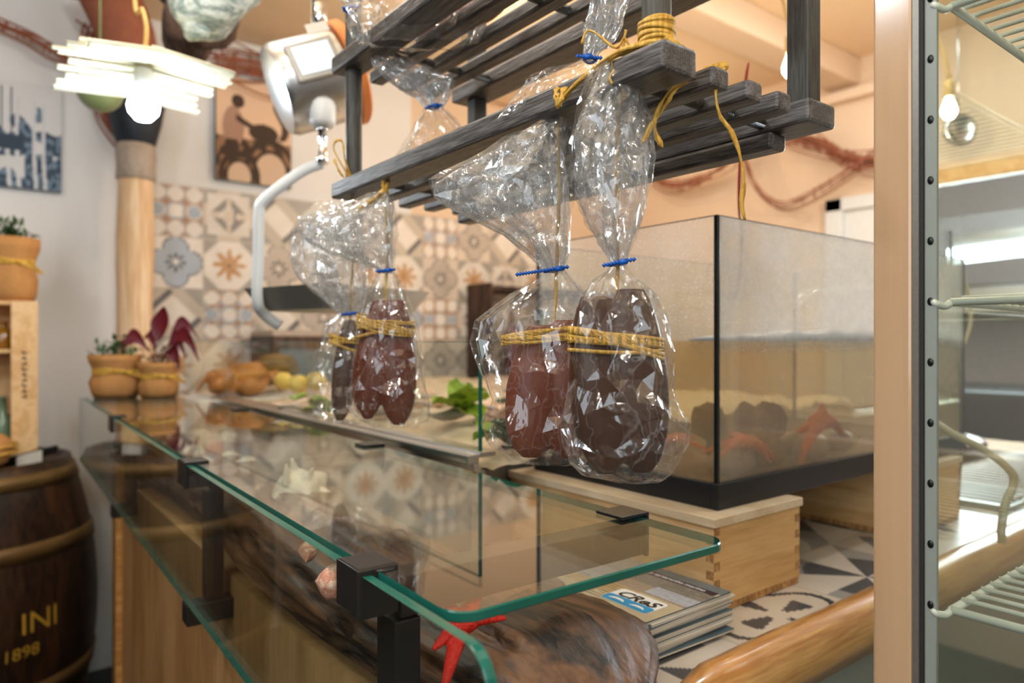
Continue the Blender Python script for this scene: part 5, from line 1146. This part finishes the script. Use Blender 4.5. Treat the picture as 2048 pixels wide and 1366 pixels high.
# ================================================================== BARREL AND WHAT STANDS ON IT
bc = Vector((-0.012, 2.70, 0))
t = thing('wine_barrel', 'dark oak barrel with gold lettering and brass hoops at the lower left', 'barrel', bc)
def br(z): f = z/0.90*2-1; return 0.268+0.075*(1-f*f)
zs = [0.90*i/24 for i in range(25)]
b = MB(); b.lathe([(br(z), z) for z in zs]+[(br(0.9)-0.02, 0.90), (br(0.9)-0.024, 0.885), (0.001, 0.885)], bc, 56, wob=0.004); obj('staves', b, 'barrel', t)
for (za, zb_) in ((0.835, 0.875), (0.64, 0.685), (0.24, 0.285), (0.03, 0.07)):
    b = MB(); b.lathe([(br(za)+0.0005, za), (br(za)+0.005, za), (br(zb_)+0.005, zb_), (br(zb_)+0.0005, zb_)], bc, 56); obj('hoop', b, 'hoop', t)
def barrel_text(body, size, a_end, z, nm, bold=0.0008):
    v, f = text_mesh(body, size, 0.0, bold); xm = max(q[0] for q in v); vv = []
    for x, y, _ in v:
        zz_ = z+y; r = br(zz_)+0.0015; a = a_end-(xm-x)/r*-1*-1
        vv.append((bc.x+r*math.cos(a), bc.y+r*math.sin(a), zz_))
    b_ = MB(); b_.add(vv, f); return obj(nm, b_, 'gold', t, smooth=False)
def ang_for(px, z):      # angle on the barrel's near side seen at picture column px
    best = None
    for k in range(720):
        a = -PI+k*2*PI/720; p = bc+Vector((br(z)*math.cos(a), br(z)*math.sin(a), z)); d = p-E; D_ = d.dot(FW); x = 1024+F*d.dot(RT)/D_
        nrm = Vector((math.cos(a), math.sin(a), 0))
        if nrm.dot(Vector((d.x, d.y, 0))) < 0:
            if best is None or abs(x-px) < best[0]: best = (abs(x-px), a)
    return best[1]
barrel_text('INI', 0.085, ang_for(112, 0.46), 0.44, 'lettering', 0.0)
barrel_text('dal 1898', 0.048, ang_for(78, 0.38), 0.375, 'lettering', 0.0)
bt = 0.905
b = MB(); b.box((-2.3, 2.72, 0.0), (-0.50, 3.09, 0.08)); b.box((-2.3, 2.70, 0.08), (-0.50, 3.09, 1.52)); b.box((-2.32, 2.68, 1.52), (-0.48, 3.09, 1.56))  # added out of view so the front pane reflects dark, not white wall
single('reflection_blocker', b, 'darkwall', 'added unseen dark cabinet left of the barrel, darkening the pane reflection', 'cabinet', smooth=False, bevel=0.004)
# crate with bottles
cc = P(20, 740, 2.13); cx0, cx1 = -0.30, PY(76, 740, 2.60).x
t = thing('bottle_crate', 'light wooden crate with dark side lettering, holding bottles on the barrel', 'crate', ((cx0+cx1)/2, 2.66, bt)); cyA, cyB = 2.60, 2.76
ct = PY(50, 602, 2.60).z; cb = bt-0.018
xi = PY(22, 740, 2.60).x
for nm, a_, b2, mt in (('side_panel', (xi, cyA, cb+0.002), (cx1, cyA+0.012, ct), 'pine'), ('side_panel', (cx1-0.012, cyA+0.0125, cb+0.002), (cx1, cyB, ct), 'pine'), ('back_panel', (cx0, cyB-0.01, cb+0.002), (cx1-0.0125, cyB, ct), 'pine'), ('top_panel', (cx0, cyA+0.0125, ct-0.012), (cx1-0.0125, cyB-0.0105, ct), 'pinex'), ('shelf_board', (cx0, cyA+0.0125, (ct*0.68+cb*0.32)), (cx1-0.0125, cyB-0.0105, (ct*0.68+cb*0.32)+0.012), 'pinex'), ('side_panel', (cx0, cyA, cb+0.002), (cx0+0.012, cyB-0.0105, ct-0.0125), 'pine')):
    b = MB(); b.box(a_, b2); obj(nm, b, mt, t, smooth=False, bevel=0.001)
b = MB()
for k in range(9):
    z = PY(45, 702+k*11, 2.60).z; x = (xi+cx1)/2; b.box((x-0.007, cyA-0.0008, z-0.009), (x+0.006, cyA-0.0002, z-0.004)); b.box((x-0.007+0.004*(k % 3), cyA-0.0008, z-0.004), (x-0.004+0.004*(k % 3), cyA-0.0002, z+0.003))
obj('side_lettering', b, 'ink', t, smooth=False)
for (bx_, zz_, mt, lb, hh) in ((PY(6, 760, 2.66).x, cb+0.004, 'bottle', 'pale green bottle in the lower bay of the crate', 0.20), (PY(8, 640, 2.66).x, ct*0.68+cb*0.32+0.0125, 'bottleamber', 'amber jar in the upper bay of the crate', 0.085)):
    single('bottle', bottle_mesh(hh, 0.030, (bx_, 2.68, zz_)), mt, lb, 'bottle', 'bottles in the crate')
sack((PY(18, 560, 2.68).x, 2.685, ct+0.001), 0.075, 0.20, 'green plant in a burlap sack with yellow ribbon, on top of the crate', big=0.9, leaves=110)
b = MB(); p = bc+Vector((0.02, -0.15, bt-0.018)); b.ball(p+Vector((0, 0, 0.055)), (0.10, 0.07, 0.055), 24, 14, bumpy=0.15, fq=14)
for k in range(2): b.ribbon([(p.x+0.102*math.cos(a), p.y+0.072*math.sin(a), p.z+0.04+0.02*k+0.01*math.cos(a)) for a in np.linspace(0, 2*PI, 30)], 0.007, side=UP, mi=1)
single('burlap_bundle', b, ['burlap', 'raffia'], 'burlap bundle tied with yellow ribbon in front of the crate on the barrel', 'bundle')
t = thing('card_reader', 'black gadget with a white card lying on the right side of the barrel top', 'gadget', bc+Vector((0.17, -0.04, bt-0.02)))
b = MB(); c0 = bc+Vector((0.150, -0.09, bt+0.002)); b.obox(c0, RT*0.065+UP*0.018, FW*0.045, UP*0.013); obj('body', b, 'blackplastic', t, smooth=False, bevel=0.006)
b = MB(); b.obox(c0+RT*0.035-FW*0.048+UP*0.0, RT*0.038+UP*0.010, FW*0.001, UP*0.018); obj('card', b, 'paper', t, smooth=False)

# ================================================================== HANGING LAMP WITH DRIFTWOOD SHADE
lc = P(288, 135, 1.50)
t = thing('driftwood_lamp', 'hanging lamp with whitewashed driftwood strip shade and bright white bulb', 'lamp', lc)
rl = random.Random(8); b = MB(); ax = (RT*0.80+FW*0.60).normalized(); ay = (FW*0.80-RT*0.60).normalized()
for lay in range(2):
    for k in range(11):
        s_ = (k-5)/5.0; half = 0.165*(1-0.22*lay)*(1-0.12*abs(s_)); off = ay*(s_*0.150)*(1-0.2*lay)
        hl = half*rl.uniform(0.86, 1.08); cen = lc+off+ax*rl.uniform(-0.015, 0.015)+UP*(0.018*lay+0.010-0.030*abs(s_))
        for sg in (1, -1): b.obox(cen+ax*sg*hl*0.5-UP*(0.006+rl.uniform(-0.003, 0.003)), ax*sg*hl*0.5-UP*0.006, ay*rl.uniform(0.010, 0.016)+UP*rl.uniform(-0.002, 0.002), UP*0.0022)
obj('shade', b, 'shade', t, smooth=False, bevel=0.002)
bu = P(287, 213, 1.50)
b = MB(); b.lathe([(0.019, 0.028), (0.020, 0.075), (0.016, 0.08)], bu, 20); obj('socket', b, 'whiteplastic', t)
b = MB(); b.lathe([(0.001, -0.032), (0.016, -0.029), (0.029, -0.014), (0.032, 0.0), (0.028, 0.015), (0.018, 0.026), (0.015, 0.034)], bu, 28); obj('bulb', b, 'bulb_cool', t)
b = MB(); b.tube(interp([lc+UP*0.02, P(293, 60, 1.50), P(285, 20, 1.52), P(268, -20, 1.55), Vector((P(268, -20, 1.55).x, P(268, -20, 1.55).y, CZ))], 24), 0.005, 8); obj('rope', b, 'rope', t)
lamp('driftwood_lamp_light', 'POINT', bu-UP*0.045, 6, COOL, 0.03)
b = MB(); gc = P(200, 180, 1.95); b.ball(gc, 0.06, 22, 14); b.tube([gc+UP*0.06, Vector((gc.x, gc.y, CZ))], 0.003, 6, 0)
single('glass_float', b, 'floatgreen', 'round olive green net float hanging behind the lamp', 'float')
b = MB(); rc = P(155, 238, 2.75)
for k in range(3):
    b.tube([rc+RT*(0.05+0.006*k)*math.cos(a)+UP*(0.045)*math.sin(a)+FW*(0.02*math.sin(a*2+k)) for a in np.linspace(0, 2*PI, 22)], 0.008, 8)
b.tube(interp([rc+RT*0.05, rc+RT*0.10+UP*0.05, rc+RT*0.09+UP*0.15, rc+RT*0.06+UP*0.22], 12), 0.008, 8)
single('rope_coil', b, 'rope', 'small coil of tan rope hanging on the white wall left of the pillar', 'rope')
# trunk pieces above the lamp
b = MB(); b.tube(interp([P(400, -60, 1.9), P(405, 20, 1.9), P(380, 80, 1.92), P(420, 105, 1.95)], 16), [0.15, 0.13, 0.12, 0.11, 0.10, 0.098, 0.095, 0.09, 0.085, 0.08, 0.075, 0.07, 0.062, 0.055, 0.045, 0.02], 22)
v_ = b.v; b.v = [tuple(Vector(q)+noise.noise_vector(Vector(q)*12)*0.022) for q in v_]
single('tree_trunk', b, 'trunk', 'dark rough tree trunk hanging from the ceiling behind the lamp', 'trunk')
b = MB(); b.tube(interp([P(360, -30, 1.62), P(400, 20, 1.62), P(440, 20, 1.62), P(500, -40, 1.62)], 14), [0.04, 0.055, 0.062, 0.065, 0.07, 0.07, 0.068, 0.066, 0.06, 0.056, 0.05, 0.045, 0.04, 0.03], 20, flat=0.8)
v_ = b.v; b.v = [tuple(Vector(q)+noise.noise_vector(Vector(q)*18)*0.02) for q in v_]
b.ball(P(395, 55, 1.6), (0.03, 0.03, 0.035), 14, 10, bumpy=0.4, fq=40)
single('lit_bark_piece', b, 'litbark', 'bark piece with lamp light in its pale colour, beside the dark trunk', 'driftwood')

# ================================================================== HANGING SCALE
sc_ = P(628, 165, 1.45)
t = thing('hanging_scale', 'steel hanging fish scale with lit display, orange rim and tray behind the rack', 'scale', sc_)
axd = (RT*0.80+UP*0.36+FW*0.35).normalized()
b = MB(); b.lathe([(0.001, -0.085), (0.05, -0.085), (0.085, -0.078), (0.092, -0.065), (0.092, 0.055), (0.085, 0.06)], sc_, 48, axis=axd); obj('drum', b, 'steel', t, smooth=True, sharp=0.6)
b = MB(); b.lathe([(0.001, 0.060), (0.102, 0.060), (0.106, 0.064), (0.106, 0.080), (0.102, 0.084), (0.001, 0.084)], sc_, 48, axis=axd); obj('rim_disc', b, 'orange', t, smooth=True, sharp=0.6)
nrm = (-FW*0.93+UP*0.02-RT*0.0); nrm = (nrm-axd*nrm.dot(axd)).normalized(); tan = axd.cross(nrm)
b = MB(); b.obox(sc_+nrm*0.090-axd*0.005, axd*0.048, tan*0.040, nrm*0.006); obj('display_frame', b, 'dullsteel', t, smooth=False, bevel=0.003)
b = MB(); b.obox(sc_+nrm*0.0970-axd*0.005, axd*0.037, tan*0.029, nrm*0.0006); obj('display', b, 'lcd', t, smooth=False)
b = MB(); b.obox(sc_+nrm*0.0885+UP*0.062, axd*0.022, tan*0.010, nrm*0.0006); obj('label_plate', b, 'paper', t, smooth=False)
hk = P(645, 228, 1.40)
b = MB(); b.lathe([(0.001, -0.028), (0.020, -0.026), (0.026, -0.018), (0.026, 0.018), (0.022, 0.026), (0.001, 0.027)], hk, 28); obj('swivel_cap', b, 'whiteplastic', t)
b = MB(); b.lathe([(0.011, -0.10), (0.012, -0.085), (0.008, -0.083), (0.0085, -0.035), (0.011, -0.033), (0.011, -0.027)], hk, 20); obj('swivel_stem', b, 'chrome', t)
b = MB(); pth = interp([hk-UP*0.098, P(600, 345, 1.40), P(528, 400, 1.40), P(518, 430, 1.40), P(517, 500, 1.40), P(515, 600, 1.40), P(530, 630, 1.42), P(560, 652, 1.44)], 40)
b.ribbon(pth, 0.022, side=None, th=0.0016); obj('hanger_band', b, 'white', t)
b = MB(); b.tube([sc_+UP*0.09, Vector((sc_.x, sc_.y, CZ))], 0.006, 8); b.tube([P(640, 60, 1.45), P(640, 10, 1.45)], 0.014, 12); obj('suspension', b, 'chrome', t)
# tray of the scale
tc = P(680, 605, 1.50); b = MB(); ring = rounded(-0.155, -0.135, 0.155, 0.135, 0.03)
def trp(x, y, z): return tc+Vector((0.95*x-0.31*y, 0.31*x+0.95*y, z))
lo = [trp(x*0.82, y*0.82, -0.020) for x, y in ring]; hi = [trp(x, y, 0.025) for x, y in ring]; li = [trp(x*0.80, y*0.80, -0.017) for x, y in ring]; hi2 = [trp(x*0.985, y*0.985, 0.025) for x, y in ring]
n = len(ring); b.add(lo+hi+hi2+li, [tuple(range(n))[::-1]]+[(i*n+j, i*n+(j+1) % n, (i+1)*n+(j+1) % n, (i+1)*n+j) for i in range(3) for j in range(n)]+[tuple(3*n+j for j in range(n))]); obj('tray', b, 'dullsteel', t, smooth=False)

# ================================================================== WARM BULBS AT THE RIGHT
for (px_, py_, D_, lb, pw) in ((1581, 135, 2.1, 'warm glowing bulb hanging on a rope beside the right rack post', 10), (1898, 220, 2.3, 'warm glowing bulb seen through the fridge glass', 8)):
    p = P(px_, py_, D_); t = thing('hanging_bulb', lb, 'lamp', p, 'warm hanging bulbs')
    b = MB(); b.lathe([(0.001, -0.030), (0.012, -0.027), (0.022, -0.013), (0.023, 0.0), (0.018, 0.018), (0.011, 0.036), (0.010, 0.042)], p, 22); obj('bulb', b, 'bulb_warm', t)
    b = MB(); b.lathe([(0.014, 0.042), (0.016, 0.048), (0.016, 0.09), (0.008, 0.10)], p, 18); obj('socket', b, 'rope', t)
    b = MB(); b.tube(interp([p+UP*0.1, p+UP*0.2-RT*0.02, p+UP*0.28-RT*0.05, Vector((p.x-0.03, p.y+0.02, CZ))], 14), 0.007, 8); obj('rope', b, 'rope', t)
    lamp('hanging_bulb_light', 'POINT', p-UP*0.055, pw, WARM, 0.02)
b = MB(); p = P(1916, 262, 2.6); b.lathe([(0.052, 0), (0.060, 0.004), (0.060, 0.02), (0.050, 0.024), (0.045, 0.012), (0.001, 0.010)], p, 30, axis=-FW); b.tube([p+UP*0.05, Vector((p.x, p.y, CZ))], 0.004, 6)
single('round_mirror', b, 'steel', 'small round steel rimmed disc hanging under the warm bulb beyond the fridge', 'disc')
q = (2.1, 0.55)
b = MB(); b.box((1.95, 0.78, CZ-0.03), (2.75, 1.12, CZ-0.001)); single('ceiling_panel', b, 'panel', 'bright white ceiling light panel above the fridge', 'ceiling light', smooth=False)
lamp('ceiling_panel_light', 'AREA', (2.35, 0.95, CZ-0.04), 8, COOL, 0.8, (0, 0, 0), 0.34)

# ================================================================== GLASS FRIDGE AT THE RIGHT
t = thing('display_fridge', 'tall glass sided display fridge with cream corner post at the right edge', 'fridge', (0.95, 0.0, 0.0))
FXa = 0.62
b = MB(); b.box((FXa, 0.2585, 0.02), (FXa+0.020, 0.2905, 2.15)); obj('corner_post', b, 'cream', t, smooth=False, bevel=0.0025)
b = MB(); b.box((FXa+0.001, 0.2535, 0.02), (FXa+0.016, 0.2583, 2.15)); obj('seal_strip', b, 'alu', t, smooth=False)
b = MB(); b.box((FXa+0.003, 0.2512, 0.02), (FXa+0.016, 0.2533, 2.15)); obj('gasket', b, 'gasket', t, smooth=False)
b = MB(); b.box((FXa+0.006, 0.2415, 0.02), (FXa+0.010, 0.2510, 2.15)); b.box((FXa+0.010, 0.2490, 0.02), (FXa+0.022, 0.2510, 2.15)); sd = obj('shelf_standard', b, 'standard', t, smooth=False, bevel=0.0006)
for k in range(-5, 12):      # peg holes 5 cm apart
    z = EYE+0.033+k*0.05; b = MB(); b.lathe([(0.0001, 0), (0.0024, 0), (0.0024, 0.0004), (0.0001, 0.0004)], (FXa+0.0058, 0.2462, z), 16, axis=Vector((-1, 0, 0)))
    for i_ in range(len(b.v)): q = b.v[i_]; b.v[i_] = (q[0], q[1], z+(q[2]-z)*1.4)
    sub('peg_hole', b, 'blackplastic', sd)
b = MB(); b.box((FXa+0.0035, -0.35, 0.15), (FXa+0.0055, 0.2412, 2.12)); obj('side_pane', b, 'fridgeglass', t, smooth=False)
b = MB(); b.box((FXa+0.021, 0.276, 0.15), (1.25, 0.280, 2.12)); obj('back_pane', b, 'fridgeglass', t, smooth=False)
b = MB(); b.box((FXa, -0.35, 0.0), (1.27, 0.2905, 0.02)); b.box((FXa, -0.35, 2.15), (1.27, 0.2905, 2.20)); b.box((1.25, 0.26, 0.02), (1.27, 0.2905, 2.15)); b.box((1.25, -0.35, 0.02), (1.27, -0.32, 2.15)); obj('cabinet_frame', b, 'white', t, smooth=False)
def wire_shelf(z, label):
    b = MB(); x0_, x1_, ya, yb = 0.641, 1.235, -0.30, 0.236
    r = 0.0030
    b.tube([(x0_, yb, z), (x1_, yb, z)], r*1.15, 10); b.tube([(x0_, ya, z), (x1_, ya, z)], r*1.15, 10); b.tube([(x0_, ya, z), (x0_, yb, z)], r*1.15, 10); b.tube([(x1_, ya, z), (x1_, yb, z)], r*1.15, 10)
    for k in range(1, 27): b.tube([(x0_+k*0.0215, ya, z+0.004), (x0_+k*0.0215, yb, z+0.004)], 0.0022, 8)
    b.tube(interp([(x0_, yb, z), (x0_-0.006, yb+0.003, z-0.0035), (x0_-0.014, yb+0.007, z-0.001), (FXa+0.011, 0.2462, z+0.002)], 12), r, 10)
    return single('wire_shelf', b, 'wire', label, 'wire shelf', 'white wire shelves in the fridge')
wire_shelf(1.038, 'white coated wire shelf lowest in the glass fridge')
wire_shelf(1.2925, 'white coated wire shelf at mid height in the glass fridge, seen edge on')
wire_shelf(1.537, 'white coated wire shelf highest in the glass fridge, seen from below')
